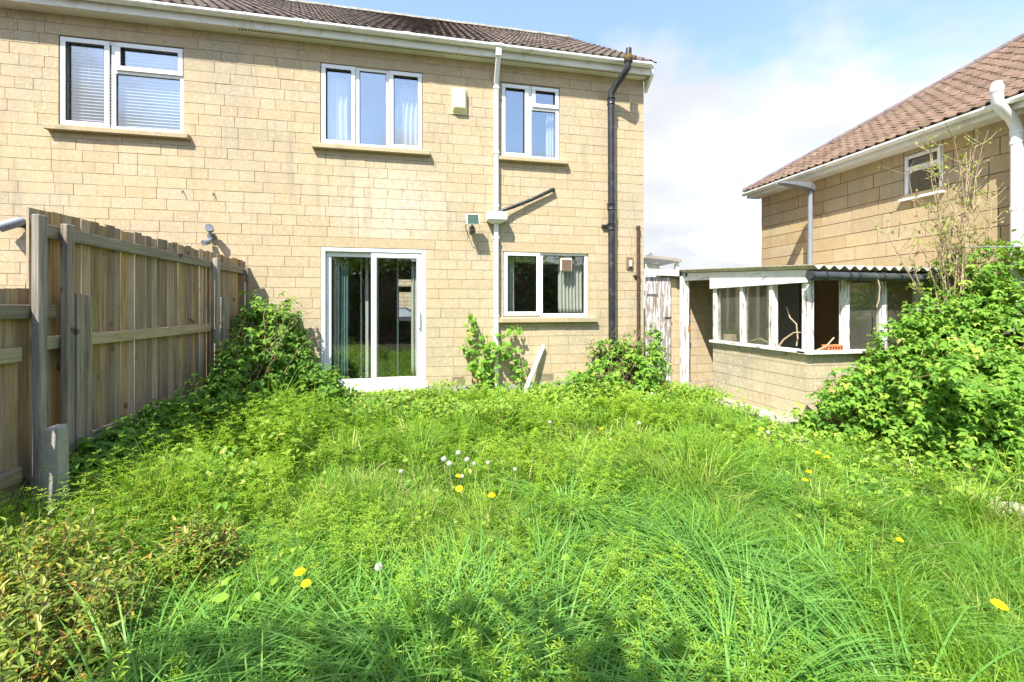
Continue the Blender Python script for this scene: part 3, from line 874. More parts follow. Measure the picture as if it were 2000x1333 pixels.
for i, (x, z, dz) in enumerate(((-3.37,3.17,.09),(-2.98,3.155,.09))):
    tag(MB().tube([(x,FY+.02,z),(x+.012,FY-.04,z-.03),(x+.018,FY-.04,z-.06)], .006, 6).build('wall_hook', RUST), ['left of two small rusty hooks on the stone wall', 'right of two small rusty hooks on the stone wall'][i], 'hook')

# ------------------------------------------------------------------ fence on the left
FX = -2.55
FN = thing('tall_fence', 'tall weathered closeboard fence panel running up to the house wall', 'fence', (FX, 5.2, 0))
bme = bpy.data.meshes.new('board')
bb = MB().prism([(-.011,-.057,0),(.004,-.057,0),(.011,.057,0),(.002,.057,0)], (0,0,1))
bme.from_pydata(bb.v, [], bb.f); bme.materials.append(FENCE)
def boards(parent, y0, y1, zb, zt, step=.088):
    y = y0+.05
    while y < y1-.02:
        o = bpy.data.objects.new('board', bme); COL.objects.link(o); o.parent = parent
        zz = zt+random.uniform(-.012,.012)
        o.location = Vector((FX+random.uniform(-.004,.004), y, zb)) + off(parent)
        o.scale = (1, random.uniform(.74,.84)*step/.1, zz-zb); o.rotation_euler = (random.uniform(-.006,.006), 0, random.uniform(-.05,.05))
        if random.random() < .86:
            o2 = bpy.data.objects.new('board', bme); COL.objects.link(o2); o2.parent = parent
            o2.location = Vector((FX-.034, y+step/2, zb)) + off(parent); o2.scale = (.8, .5, zz-zb-.01)
        y += step
boards(FN, 3.42, 6.96, .15, 2.165)
for z in (2.015, 1.255, .5):
    MB().box(FX+.016, FX+.058, 3.44, 6.9, z-.045, z+.045).build('rail', FENCEY, FN, bevel=.004)
for (y, zt, w_, xa) in ((3.384,2.10,.066,.073),(3.612,2.08,.068,.073),(5.86,2.09,.085,.062),(6.80,2.06,.075,.062)):
    MB().box(FX+xa, FX+.118, y-w_/2, y+w_/2, -.05, zt).build('post', POSTM, FN, bevel=.005)
for (y, zt) in ((3.70,1.595),(6.03,1.62)):
    MB().box(FX+.062, FX+.125, y-.045, y+.045, -.05, zt).box(FX+.085, FX+.128, y+.048, y+.10, -.05, zt-.003).build('repair_post', POSTM, FN, bevel=.004)
FN2 = thing('low_fence', 'lower grey fence panel at the left picture edge', 'fence', (FX, 2.4, 0))
boards(FN2, 1.4, 3.47, .15, 1.62)
for z in (1.47, 1.20, .44):
    MB().box(FX+.016, FX+.06, 1.4, 3.31 if z != 1.47 else 3.57, z-.045, z+.045).build('rail', FENCEY, FN2, bevel=.004)
SPUR = MB().prism([(-2.40,3.20,-.05),(-2.29,3.20,-.05),(-2.29,3.31,-.05),(-2.40,3.31,-.05)], (-.012,.01,.0)).v
sp_ = MB(); 
sp_.v = [(-2.27,3.12,-.05),(-2.17,3.12,-.05),(-2.17,3.22,-.05),(-2.27,3.22,-.05),(-2.265,3.145,.72),(-2.185,3.145,.72),(-2.185,3.225,.73),(-2.265,3.225,.73),(-2.262,3.148,.755),(-2.188,3.15,.762),(-2.192,3.22,.772),(-2.26,3.222,.765)]
for r_ in (0,4):
    for k in range(4): sp_.f.append((r_+k, r_+(k+1) % 4, r_+4+(k+1) % 4, r_+4+k))
sp_.f.append((8,9,10,11))
tag(sp_.build('concrete_spur', CONC, bevel=.004), 'short grey concrete spur post standing in weeds before the fence', 'post')

# ------------------------------------------------------------------ lean-to shed on the right
EXX, EYF, EYB = 4.57, 4.46, 6.21
EX = thing('lean_to_shed', 'derelict low lean-to shed with peeling window frames and corrugated roof', 'shed', (5.7, 5.8, 0))
def low(parent, fn, a, b, zl, seed, along, m=STONE_X, limit=80, op=[]):
    lay_blocks(course_blocks(a, b, zl, op, .25, .48, seed), fn, .1, .006, parent, m, limit)
zl = [-.155+.155*k+.005 for k in range(8)]
low(EX, lambda u, z, d=0: (EXX+d, u, z), EYF, EYB, zl, 21, 'y')
low(EX, lambda u, z, d=0: (u, EYF+d, z), EXX+.102, 6.95, zl, 22, 'x')
cr = MB().box(EXX+.008, EXX+.1, EYF+.01, EYB-.004, -.1, .925).box(EXX+.102, 6.95, EYF+.008, EYF+.1, -.1, .925); cr.build('wall_core', MORTAR, EX)
zl2 = [.155*k-.01 for k in range(14)]
low(EX, lambda u, z, d=0: (u, 7.12+d, z), 4.2, 7.1, zl2, 23, 'x', STONE, 90)
MB().box(4.2,7.1,7.128,7.3,0,2.14).build('wall_core', MORTAR, EX)
MB().box(6.92,7.1,4.6,7.1,0,1.95).build('side_wall', STONE_R, EX)
MB().box(EXX+.1,6.9,EYF+.1,7.1,.0,.06).build('shed_floor', CONC, EX)
for (y0,y1,z0_,z1_,x) in ((5.9,6.6,.1,1.9,5.95),):
    MB().box(x-.05,x,y0,y1,z0_,z1_).build('inner_door', GREYD, EX)
RZ = lambda y: 1.945+(y-4.3)*.062      # underside of the roof
# timber frame
MB().box(EXX-.05, EXX+.12, EYF-.02, EYB+.03, .93, .968).build('sill', PEEL_H, EX, bevel=.004)
MB().box(EXX-.05, 6.9, EYF-.07, EYF+.1, .925, .962).build('sill', PEEL_H, EX, bevel=.004)
MB().box(EXX-.02, EXX+.05, EYF+.3, EYB, .88, .929).build('sill_bed', CONC, EX)
for y, w_ in ((6.17,.085),(5.575,.07),(5.02,.075),(4.485,.10)):
    MB().box(EXX, EXX+.085, y-w_/2, y+w_/2, .97, 1.84).build('mullion', PEEL, EX, bevel=.006)
for x, w_ in ((5.16,.075),(5.74,.075),(6.32,.075),(6.88,.08)):
    MB().box(x-w_/2, x+w_/2, EYF-.01, EYF+.075, .964, 1.84).build('mullion', PEEL, EX, bevel=.006)
for a, b_ in ((5.625,6.125),(5.065,5.53)):
    MB().box(EXX+.035, EXX+.04, a, b_, .97, 1.83).build('pane', GLASS_O, EX)
MB().box(5.205,5.70,EYF+.03,EYF+.035,.965,1.83).build('pane', GLASS_O, EX)
MB().box(5.785,6.28,EYF+.03,EYF+.035,.965,1.83).build('pane', GLASS_O, EX)
fa = MB(); fa.prism([(EXX-.035,EYF-.03,1.80),(EXX-.035,EYB+.03,1.795),(EXX-.035,EYB+.03,RZ(EYB)-.005),(EXX-.035,EYF-.03,RZ(EYF)-.005)], (.03,0,0))
fa.build('side_fascia', PEEL_F, EX)
fa = MB(); fa.prism([(EXX-.02,EYB+.034,1.94),(EXX-.02,7.05,1.98),(EXX-.02,7.05,RZ(7.05)-.005),(EXX-.02,EYB+.034,RZ(EYB)-.005)], (.03,0,0)); fa.build('door_head', PEEL_F, EX)
MB().box(EXX-.01, 6.9, EYF-.035, EYF+.02, 1.842, 1.925).build('head_rail', PEEL_F, EX)
dpst = MB().box(EXX-.05, EXX+.03, 6.97, 7.06, .05, 2.06).box(EXX+.032, EXX+.06, 6.93, 7.04, .05, 2.0); dpst.build('door_post', PEEL, EX, bevel=.004)
MB().box(EXX+.033,EXX+.066,6.925,6.929,1.07,1.17).build('hinge', BRICK, EX)
# corrugated roof
nx = 96; V = []; F = []
xs = [4.47+i*(7.15-4.47)/nx for i in range(nx+1)]
for (y, th) in ((4.27,0),(7.15,0),(4.27,.009),(7.15,.009)):
    for x in xs: V.append((x, y, RZ(y)+.024+.024*math.cos((x-4.47)/.147*2*math.pi)+th))
k = nx+1
for i in range(nx):
    F += [(i, k+i, k+i+1, i+1), (2*k+i, 2*k+i+1, 3*k+i+1, 3*k+i), (i, i+1, 2*k+i+1, 2*k+i), (k+i+1, k+i, 3*k+i, 3*k+i+1)]
F += [(0, 2*k, 3*k, k), (nx, k+nx, 3*k+nx, 2*k+nx)]
me = bpy.data.meshes.new('corrugated_roof'); me.from_pydata(V, [], F); me.materials.append(ASB)
link('corrugated_roof', me, EX)
for y in (4.5, 5.7, 6.9): MB().box(4.55,6.9,y-.03,y+.03,RZ(y)-.07,RZ(y)-.003).build('purlin', BARE, EX)
eg = MB().tube([(4.45,4.31,1.872),(6.9,4.31,1.862)], .052, 14).build('shed_gutter', BGUT, EX, smooth=True)
for x in (4.47,4.66,5.0,5.13,5.5,5.9,6.4):
    MB().tube([(x-.014,4.31,1.872),(x+.014,4.31,1.872)], .058, 14).build('gutter_clip', GASKET, eg)
# gate beside the house corner
GT = thing('side_gate', 'white flaking boarded gate between the house corner and shed', 'gate', (4.1, 7.08, .1))
for i in range(5):
    x = 3.86+i*.098
    MB().box(x+.002, x+.094, 7.06, 7.085, .12, 2.03+.004*(i % 3)).build('board', PEEL_G, GT, bevel=.003)
for z in (.4, 1.1, 1.75): MB().box(3.86,4.35,7.088,7.12,z-.05,z+.05).build('ledge', PEEL_G, GT)
MB().box(3.87,4.08,7.052,7.059,1.70,1.735).build('strap_hinge', GREYD, GT); MB().box(4.22,4.36,7.05,7.059,1.30,1.32).build('latch', RUST, GT)
CN = thing('gate_canopy', 'small clear sheet canopy with grey timber edge above the gate', 'canopy', (4.15, 7.1, 2.05))
MB().prism([(3.80,6.95,2.37),(4.46,6.95,2.31),(4.46,6.95,2.30),(3.80,6.95,2.36)], (0,1.2,-.02)).build('clear_sheet', POLY, CN)
MB().bar((3.80,6.94,2.385),(4.47,6.94,2.325),.03,.05).build('edge_timber', BARE, CN)
MB().box(3.80,4.46,7.0,7.05,2.06,2.16).build('cross_beam', PEEL_F, CN)
MB().box(4.40,4.46,6.98,7.05,2.05,2.31).build('upright', PEEL_F, CN)
MB().prism([(3.83,7.03,2.17),(4.12,7.03,2.17),(4.08,7.03,2.29),(3.83,7.03,2.26)], (0,.01,0)).build('torn_sheet', ASB, CN)
MB().tube([(3.84,6.93,2.40),(3.87,6.92,2.44),(3.9,6.92,2.41)], .008, 5).build('wire_end', GASKET, CN)
# clutter on the shed sill and floor
OB = thing('hollow_brick', 'orange perforated brick lying on the shed window sill', 'brick', (4.98, 4.5, .965))
MB().box(4.88,5.10,4.45,4.55,.966,1.03).build('brick_body', BRICK, OB, bevel=.005)
for i in range(5): MB().box(4.90+i*.04,4.92+i*.04,4.447,4.449,.985,1.01).build('perforation', GASKET, OB)
tag(MB().box(4.68,4.78,5.93,6.1,.97,1.07).build('loose_brick', BRICKB, bevel=.006), 'buff brick standing inside the first shed window pane', 'brick')
DB = thing('board_pile', 'pile of broken brown boards lying in the shed doorway', 'boards', (4.6, 6.6, .1))
for (a, b_, w_, h_, m) in (((4.45,6.75,.17),(4.85,6.25,.34),.22,.02,BARE), ((4.4,6.5,.12),(4.9,6.28,.22),.16,.018,BARE), ((4.42,6.42,.09),(4.95,6.3,.14),.06,.03,PEEL_F), ((4.5,6.7,.08),(4.9,6.5,.1),.2,.02,BARE)):
    MB().bar(a, b_, w_, h_).build('broken_board', m, DB)
def dry_vine(label, pts, r=.008):
    tag(MB().tube(pts, r, 6).build('dry_vine', TWIGM, smooth=True), label, 'stem')
dry_vine('dry vine stem hanging inside the unglazed shed side window', [(4.75,4.95,1.5),(4.72,4.86,1.36),(4.74,4.78,1.28),(4.72,4.74,1.1),(4.70,4.74,1.0)])
dry_vine('bent dry vine stem arching low in the unglazed shed side window', [(4.60,4.92,.98),(4.62,4.85,1.08),(4.66,4.74,1.17),(4.66,4.62,1.18)], .010)
dry_vine('dry stick lying on the sill of the unglazed front window', [(4.70,4.45,.97),(4.86,4.46,1.02),(4.98,4.47,1.12)], .009)
dry_vine('dry vine stem behind the second shed window pane', [(4.72,5.55,1.0),(4.74,5.4,1.05),(4.72,5.2,.99)], .009)
dry_vine('dry vine stem hanging from the shed gutter', [(5.40,4.27,1.83),(5.415,4.26,1.74),(5.40,4.26,1.58),(5.38,4.27,1.5)], .007)

# ------------------------------------------------------------------ neighbour's house on the right
RXX = 7.2
NH = thing('neighbour_house', 'golden stone house with brown tiled hipped roof at right', 'house', (9.5, 5.5, 0))
NW = (4.80,5.31,3.15,3.80)
zr = [3.90-.228*k for k in range(18)][::-1]
lay_blocks(course_blocks(1.5, 8.17, zr, [(4.80,5.31,3.216,3.80), (4.80,5.31,3.70,3.9)], .32, .66, 31), lambda u, z, d=0: (RXX+d, u, z), .1, .011, NH, STONE_R, 150)
MB().box(RXX-.001,RXX+.15,4.804,5.306,3.805,3.895).build('lintel', LINTEL, NH)
nc = MB()
wall_cells(nc, 1.5, 8.16, 0, 3.93, [NW], lambda a,b_,c,d: nc.box(RXX+.009, RXX+.25, a, b_, c, d))
nc.box(RXX+.255, 14.0, 8.05, 8.16, 0, 3.93); nc.box(RXX+.9, RXX+.95, 2, 8, 0, 3.9)
nc.build('wall', MORTAR_D, NH)
y0, y1, z0_, z1_ = NW
def frame_x(mb, a, b_, c, d, w, xa, xb):
    mb.box(xa,xb,a,b_,c,c+w); mb.box(xa,xb,a,b_,d-w,d); mb.box(xa,xb,a,a+w,c+w,d-w); mb.box(xa,xb,b_-w,b_,c+w,d-w); return mb
f = frame_x(MB(), y0, y1, z0_, z1_, .05, RXX+.01, RXX+.07); f.box(RXX+.012,RXX+.068,y0+.05,y1-.05,3.545,3.59)
nw = f.build('window', UPVC, NH, bevel=.004)
frame_x(MB(), y0+.02, y1-.02, 3.57, z1_-.02, .045, RXX-.012, RXX+.009).build('casement', UPVC, nw, bevel=.004)
MB().box(RXX+.035,RXX+.04,y0+.05,y1-.05,z0_+.05,3.545).build('pane', GLASS, nw); MB().box(RXX+.036,RXX+.041,y0+.05,y1-.05,3.59,z1_-.05).build('pane', GLASS, nw)
MB().box(RXX-.06,RXX+.06,y0-.03,y1+.03,z0_-.035,z0_-.002).build('window_sill', UPVC, nw)
# eaves and gutter
MB().box(6.93,6.95,1.4,8.28,3.865,3.99).build('fascia', UPVC_D, NH, bevel=.003)
MB().box(6.952,7.22,1.4,8.27,3.870,3.880).build('soffit', SOFFIT, NH)
b = MB(); n = 10; o1 = []; o2 = []
for kk in range(n+1):
    a = math.pi*kk/n
    o1.append((6.872-math.cos(a)*.056, 3.985-math.sin(a)**.7*.058)); o2.append((6.872-math.cos(a)*.050, 3.985-math.sin(a)**.7*.052))
b.prism([(p[0],1.4,p[1]) for p in o1+o2[::-1]], (0,6.9,0))
ng = b.build('gutter', GUTTER, NH)
for yy in (7.9,7.35,6.75,6.1,5.45,4.75,4.1):
    q = MB(); q.prism([(6.872-math.cos(math.pi*i/8)*.063,yy,3.99-math.sin(math.pi*i/8)**.7*.065) for i in range(9)], (0,.024,0)); q.build('bracket', GUTTER, ng)
MB().box(6.83,6.915,8.30,8.32,3.925,3.985).build('stop_end', UPVC, ng)
P2 = R(34); c2, s2 = math.cos(P2), math.sin(P2)
EX0, EY0, EZ0 = 6.86, 8.30, 3.995
rr_ = 5.2
hipx, hipy, hipz = EX0+rr_, EY0-rr_, EZ0+rr_*math.tan(P2)
b = MB()
b.poly([(EX0+.03,EY0,EZ0-.01),(EX0+.03,1.4,EZ0-.01),(hipx,1.4,hipz-.03),(hipx,hipy,hipz-.03)])
b.poly([(EX0,EY0,EZ0-.01),(hipx,hipy,hipz-.03),(hipx+6,hipy,hipz-.03),(hipx+6,EY0,EZ0-.01)])
nr = b.build('roof', MORTAR_D, NH)
lay_tiles(nr, (EX0, EY0+.02, EZ0), (0,-1,0), (c2,0,s2), (-s2,0,c2), 23, 26, lambda p: (p.x-EX0) < (EY0-p.y)+.10 and p.y > 1.5, TILE_R, .200, .300, 300)
hd = Vector((hipx-EX0, hipy-EY0, hipz-EZ0)).normalized()
for i in range(16):
    a = Vector((EX0, EY0, EZ0+.035))+hd*(i*.44); 
    MB().tube([a, a+hd*.45], [.058,.052], 10).build('hip_tile', HIPM, nr)
# white vent stack and grey lantern post
vs_ = MB().tube([(7.06,3.94,1.2),(7.06,3.94,3.62)], .056, 16).build('vent_pipe', WHITEP, NH, smooth=True)
MB().tube([(7.06,3.94,3.60),(7.05,3.94,3.68),(6.98,3.94,3.78),(6.80,3.94,3.90),(6.75,3.94,3.96),(6.74,3.94,4.12)], .056, 14).build('swan_neck', WHITEP, vs_, smooth=True)
MB().tube([(6.74,3.94,4.08),(6.74,3.94,4.14),(6.74,3.94,4.17),(6.74,3.94,4.20)], [.06,.062,.05,.045], 14).build('vent_cowl', UPVC_D, vs_, smooth=True)
for z in (3.5, 3.62, 2.7): MB().tube([(7.06,3.94,z-.02),(7.06,3.94,z+.02)], .063, 14).build('collar', WHITEP, vs_)
MB().box(7.06,7.2,3.9,3.98,3.42,3.45).build('pipe_bracket', WHITEP, vs_)
LPST = thing('lantern_post', 'grey post with flat lantern head standing against the neighbouring house', 'lamp post', (6.86, 6.62, 0))
MB().tube([(6.86,6.62,0),(6.86,6.62,2.9),(6.86,6.62,3.60)], [.045,.04,.036], 14).build('post', GREYP, LPST, smooth=True)
b = MB(); b.v = []
secs = [(6.93,.03,3.60,3.70),(6.88,.07,3.60,3.735),(6.76,.085,3.63,3.745),(6.5,.085,3.665,3.735),(6.28,.07,3.69,3.725),(6.2,.03,3.70,3.715)]
for (x, w_, za, zb) in secs: b.v += [(x,6.62-w_,za),(x,6.62+w_,za),(x,6.62+w_*.8,zb),(x,6.62-w_*.8,zb)]
for i in range(len(secs)-1):
    for kk in range(4): b.f.append((i*4+kk, i*4+(kk+1) % 4, i*4+4+(kk+1) % 4, i*4+4+kk))
b.f += [(0,1,2,3), (20,23,22,21)]
b.build('lantern_head', GREYD, LPST, smooth=True, bevel=.006)

# ================================================================== vegetation
def vnoise(x, y, s, seed):
    """smooth value noise, vectorised"""
    r = np.random.RandomState(seed); T = r.rand(64, 64)
    u = x/s+100; v = y/s+100; i = np.floor(u).astype(int); j = np.floor(v).astype(int)
    fu = u-i; fv = v-j; fu = fu*fu*(3-2*fu); fv = fv*fv*(3-2*fv)
    a = T[i % 64, j % 64]; b = T[(i+1) % 64, j % 64]; c = T[i % 64, (j+1) % 64]; d = T[(i+1) % 64, (j+1) % 64]
    return (a*(1-fu)+b*fu)*(1-fv)+(c*(1-fu)+d*fu)*fv

class Veg:
    def __init__(s): s.V = []; s.F = []; s.R = []; s.n = 0
    def add(s, V, T, rnd):
        """V (N,k,3) verts of N copies, T (m,3) triangles of one copy"""
        N, k = V.shape[:2]
        if N == 0: return
        s.F.append((T[None]+(np.arange(N)*k)[:, None, None]+s.n).reshape(-1, 3))
        s.V.append(V.reshape(-1, 3)); s.R.append(np.repeat(rnd, k)); s.n += N*k
    def build(s, name, m, parent=None):
        o = np_mesh(name, np.concatenate(s.V), np.concatenate(s.F), m, parent, np.concatenate(s.R))
        return tag(o, kind='stuff')

def blades(veg, P, h, az, lean, curve, w, rnd, seg=4, dr=.55):
    N = len(P); t = np.linspace(0, 1, seg+1)[None, :]
    hh = h[:, None]
    hor = hh*(lean[:, None]*t+curve[:, None]*t**2.2)
    ver = hh*(t-dr*np.clip(curve[:, None], 0, 1.7)*t**2.6)
    dx, dy = np.cos(az)[:, None], np.sin(az)[:, None]
    tw = az+rs.uniform(-.9, .9, N)
    sx, sy = -np.sin(tw)[:, None], np.cos(tw)[:, None]
    C = np.stack([P[:, 0:1]+hor*dx, P[:, 1:2]+hor*dy, P[:, 2:3]+ver], -1)
    ww = w[:, None]*np.sqrt(np.clip(1-t**1.7, 0, 1))*(.55+.45*np.clip(t*4, 0, 1))/2
    S = np.stack([sx*ww, sy*ww, np.zeros_like(ww)], -1)
    L = (C-S)[:, :seg]; Rr = (C+S)[:, :seg]
    V = np.concatenate([np.stack([L, Rr], 2).reshape(N, 2*seg, 3), C[:, seg:]], 1)
    T = []
    for i in range(seg-1):
        a = 2*i; T += [(a, a+1, a+3), (a, a+3, a+2)]
    T.append((2*seg-2, 2*seg-1, 2*seg))
    veg.add(V, np.array(T), rnd)

def frames(nrm, spin):
    """rotation matrices whose z is nrm"""
    z = nrm/np.linalg.norm(nrm, axis=1, keepdims=True)
    ref = np.where(np.abs(z[:, 2:3]) < .95, np.array([[0, 0, 1.]]), np.array([[1., 0, 0]]))
    x = np.cross(ref, z); x /= np.linalg.norm(x, axis=1, keepdims=True); y = np.cross(z, x)
    c, s = np.cos(spin)[:, None], np.sin(spin)[:, None]
    return np.stack([x*c+y*s, y*c-x*s, z], 2)

def place(veg, tv, tf, P, M, sc, rnd):
    veg.add(np.einsum('nij,kj->nki', M, tv)*sc[:, None, None]+P[:, None], tf, rnd)

def leaflet(L=1., W=.7, cup=.12, tip=.08, droop=.15, jag=.06):
    """ovate toothed leaf along +y, folded on its midrib"""
    v = []; f = []
    ys = [0, .14, .34, .56, .78]; ws = [.05, .36, .5, .42, .24]
    n = len(ys)
    for i, (y, w) in enumerate(zip(ys, ws)):
        z = -droop*y*y
        j = jag*(1 if i % 2 else -1)*.5
        v += [(0, y*L, z), (-w*W, (y+j)*L, z+cup*w), (w*W, (y+j*.8)*L, z+cup*w)]
    v.append((0, L, -droop-tip))
    for i in range(n-1):
        a = 3*i; b = a+3
        f += [(a, b, b+1), (a, b+1, a+1), (a, a+2, b+2), (a, b+2, b)]
    a = 3*(n-1); f += [(a, 3*n, a+1), (a, a+2, 3*n)]
    return np.array(v), np.array(f)

def joinm(parts):
    V = []; F = []; n = 0
    for v, f in parts: V.append(v); F.append(f+n); n += len(v)
    return np.concatenate(V), np.concatenate(F)

def rotz(v, a, base=(0, 0, 0), tilt=0.):
    c, s = math.cos(a), math.sin(a)
    ct, st = math.cos(tilt), math.sin(tilt)
    v = v@np.array([[1, 0, 0], [0, ct, -st], [0, st, ct]]).T
    return v@np.array([[c, -s, 0], [s, c, 0], [0, 0, 1]]).T+np.array(base)

def trifoliate(k):
    r = random.Random(k)
    a, fa = leaflet(.60, .43, .16+r.uniform(-.05, .08), .05, .15+r.uniform(0, .15), .10)
    return joinm([(rotz(a, r.uniform(-.1, .1), (0, .20, 0)), fa), (rotz(a*.82, 1.30+r.uniform(-.2, .2), (-.07, .10, 0), r.uniform(-.25, .1)), fa), (rotz(a*.82, -1.30+r.uniform(-.2, .2), (.07, .10, 0), r.uniform(-.25, .1)), fa)])
def palmate(k):
    r = random.Random(k); n = 15; v = [(0, .34, .06)]; f = []
    for i in range(n):
        a = -math.pi*.86+i/(n-1)*2*math.pi*.86
        rad = .46*(.80+.24*abs(math.cos(a*2.2)))*(1.05-.12*abs(a)/math.pi)*(1+r.uniform(-.05, .05))
        v.append((math.sin(a)*rad, .34+math.cos(a)*rad, -.10*(rad/.46)**2*(1+.5*math.sin(a*3))))
    for i in range(n-1): f.append((0, i+2, i+1))
    return np.array(v), np.array(f)
TRI = [trifoliate(k) for k in range(4)]
PALM = [palmate(k) for k in range(4)]
OVATE = [leaflet(1, .62, .2, .06, .2, .10), leaflet(1, .75, .25, .06, .35, .12), leaflet(1, .52, .15, .08, .1, .08)]
LANCE = [leaflet(1, .30, .12, .05, .22, 0), leaflet(1, .36, .18, .05, .10, 0), leaflet(1, .26, .1, .05, .35, 0)]

def bush_points(ells, n, ok, shell=.75):
    vol = np.array([e[3]*e[4]*e[5] for e in ells]); vol = vol**.8; pick = rs.choice(len(ells), n, p=vol/vol.sum())
    E = np.array(ells)[pick]
    d = rs.normal(size=(n, 3)); d /= np.linalg.norm(d, axis=1, keepdims=True)
    r = 1-(1-shell)*rs.rand(n)**1.3*2; r = np.clip(r, .15, 1.0)*(1+.10*rs.normal(size=n))
    P = E[:, :3]+d*E[:, 3:]*r[:, None]
    # inside another ellipsoid by far: thin out
    keep = (P[:, 2] > .03) & ok(P)
    hol = .5*vnoise(P[:, 0]+.7*P[:, 2], P[:, 1]*.6-P[:, 2]*.9, .26, 91)+.5*vnoise(P[:, 0]-P[:, 2]*.8, P[:, 1]+P[:, 2]*.5, .15, 93)
    keep &= (hol > .455) | (rs.rand(n) < .08)
    for e in ells:
        q = (((P-np.array(e[:3]))/np.array(e[3:]))**2).sum(1)
        keep &= (q > .42) | (rs.rand(n) < .15)
    return P[keep], (d/E[:, 3:])[keep]

def leaf_parts(root, P, M, sc, tmpl, m, limit, name='leaf', score=None):
    """the leaves that show largest become objects, the others one joined mass"""
    n = len(P); which = rs.randint(0, len(tmpl), n)
    if score is None: score = sc
    order = np.argsort(-score)
    meshes = []
    for tv, tf in tmpl:
        me = bpy.data.meshes.new(name); me.from_pydata(tv.tolist(), [], tf.tolist()); me.materials.append(m); meshes.append(me)
    for i in order[:limit]:
        o = bpy.data.objects.new(name, meshes[which[i]]); COL.objects.link(o); o.parent = root
        mx = Matrix(M[i].tolist()).to_4x4()
        o.matrix_local = Matrix.Translation(Vector(P[i])+off(root)) @ mx @ Matrix.Scale(float(sc[i]), 4)
    rest = order[limit:]
    if len(rest):
        vg = Veg()
        for k, (tv, tf) in enumerate(tmpl):
            ii = rest[which[rest] == k]
            if len(ii): place(vg, tv, tf, P[ii], M[ii], sc[ii], rs.rand(len(ii)))
        vg.build('foliage', m, root)

def shoots(lines, step=.05, spread=.05):
    out = []
    for a, e, arch in lines:
        a = Vector(a); e = Vector(e); k = int((e-a).length/step)+2
        for i in range(k):
            t = .25+.75*i/k; p = a.lerp(e, t); p.z += math.sin(t*math.pi)*arch
            sp = spread*(1.3-t)
            for _ in range(2): out.append((p.x+random.gauss(0, sp), p.y+random.gauss(0, sp), max(.04, p.z+random.gauss(0, sp))))
    return np.array(out)

def leaf_bush(root, ells, n, ok, tmpl, size, m, limit=300, up=.75, outw=.55, jit=.45, shell=.78, extra=None):
    P, D = bush_points(ells, n, ok, shell)
    if extra is not None:
        extra = extra[ok(extra)]
        P = np.concatenate([P, extra]); D = np.concatenate([D, rs.normal(size=extra.shape)*.4+np.array([[0, -.7, .5]])])
    D /= np.linalg.norm(D, axis=1, keepdims=True)
    nrm = D*outw+np.array([[-.10, -.25, up]])+rs.normal(size=P.shape)*jit
    nrm[:, 2] = np.abs(nrm[:, 2])
    M = frames(nrm, rs.uniform(0, 6.28, len(P)))
    sc = rs.uniform(size[0], size[1], len(P))
    tc = np.array([0, 0, 1.5])-P; dist = np.linalg.norm(tc, axis=1)
    front = (tc/dist[:, None]*D).sum(1)
    vis = np.array([in_view(p) for p in P])
    leaf_parts(root, P, M, sc, tmpl, m, limit, score=sc/dist*(front > .25)*vis*(1+front))

def canes(root, name, starts, m, r=(.008, .003), k=5, wander=.12):
    b = MB()
    for a, e in starts:
        a = Vector(a); e = Vector(e); pts = []
        for i in range(k+1):
            t = i/k; p = a.lerp(e, t); sag = math.sin(t*math.pi)*.15*(e-a).length
            pts.append(p+Vector((random.uniform(-1, 1)*wander*t, random.uniform(-1, 1)*wander*t, sag+random.uniform(-1, 1)*wander*.4*t)))
        b.tube(pts, [r[0]+(r[1]-r[0])*i/k for i in range(k+1)], 5, caps=False)
    return tag(b.build(name, m, root, smooth=True), kind='stuff')

# ------------------------------------------------------------------ lawn gone wild
def scatter(n, x0, x1, y0, y1):
    return rs.uniform(x0, x1, n), rs.uniform(y0, y1, n)
def lawn_ok(x, y):
    d = x*_sa+y*_ca; c = x*_ca-y*_sa
    ok = (d > .95) & (np.abs(c) < d*1.181+.9)
    ok &= (x > FX+.05) & (y < 6.93)
    ok &= ~((x > 4.5) & (y > 4.40))
    ok &= ~((x > 3.9) & (x < 4.42) & (y < 3.7) & (rs.rand(len(x)) < np.where((y > 2.0) & (y < 2.55) & (x > 3.95) | (y > 3.36) & (y < 3.5), .93, .0)))
    ok &= ~((x > 4.2) & (x < 4.56) & (y > 4.3) & (y < 6.1) & (y < 5.2) & (rs.rand(len(x)) < .5))
    ok &= ~((x > 3.8) & (y > 6.6))
    return ok
GV = Veg()
def sow(n, hmin, hmax, box, w0, dens=None, seg=4, curve=(.05, .9), veg=None):
    x, y = scatter(n, *box); k = lawn_ok(x, y); x, y = x[k], y[k]
    d = x*_sa+y*_ca
    k = rs.rand(len(x)) < np.clip(2.6/d, .35, 1)         # wider and fewer far off
    if dens is not None: k &= rs.rand(len(x)) < dens(x, y)
    x, y, d = x[k], y[k], d[k]
    patch = vnoise(x, y, .55, 3); fine = vnoise(x, y, .16, 5)
    h = rs.uniform(hmin, hmax, len(x))*(.35+1.05*patch)*(.55+.75*fine)
    az = vnoise(x, y, .35, 8)*9+rs.normal(size=len(x))*.9
    N = len(x)
    blades(veg or GV, np.stack([x, y, np.zeros(N)], 1), h, az, rs.uniform(0, .35, N), rs.uniform(*curve, N), w0*(.6+.8*rs.rand(N))*np.clip(d/2.4, .8, 2.4), np.where(rs.rand(N) < .035, .999, np.clip(.10+.62*vnoise(x, y, .4, 12)+.28*rs.rand(N), 0, .95)), seg)
sow(60000, .14, .34, (-2.6, 4.6, .9, 7.0), .0050)
sow(26000, .20, .40, (-1.6, 3.6, .9, 3.6), .0050)
sow(30000, .22, .42, (-1.7, 4.0, 1.2, 6.0), .0055, curve=(.2, 1.2))
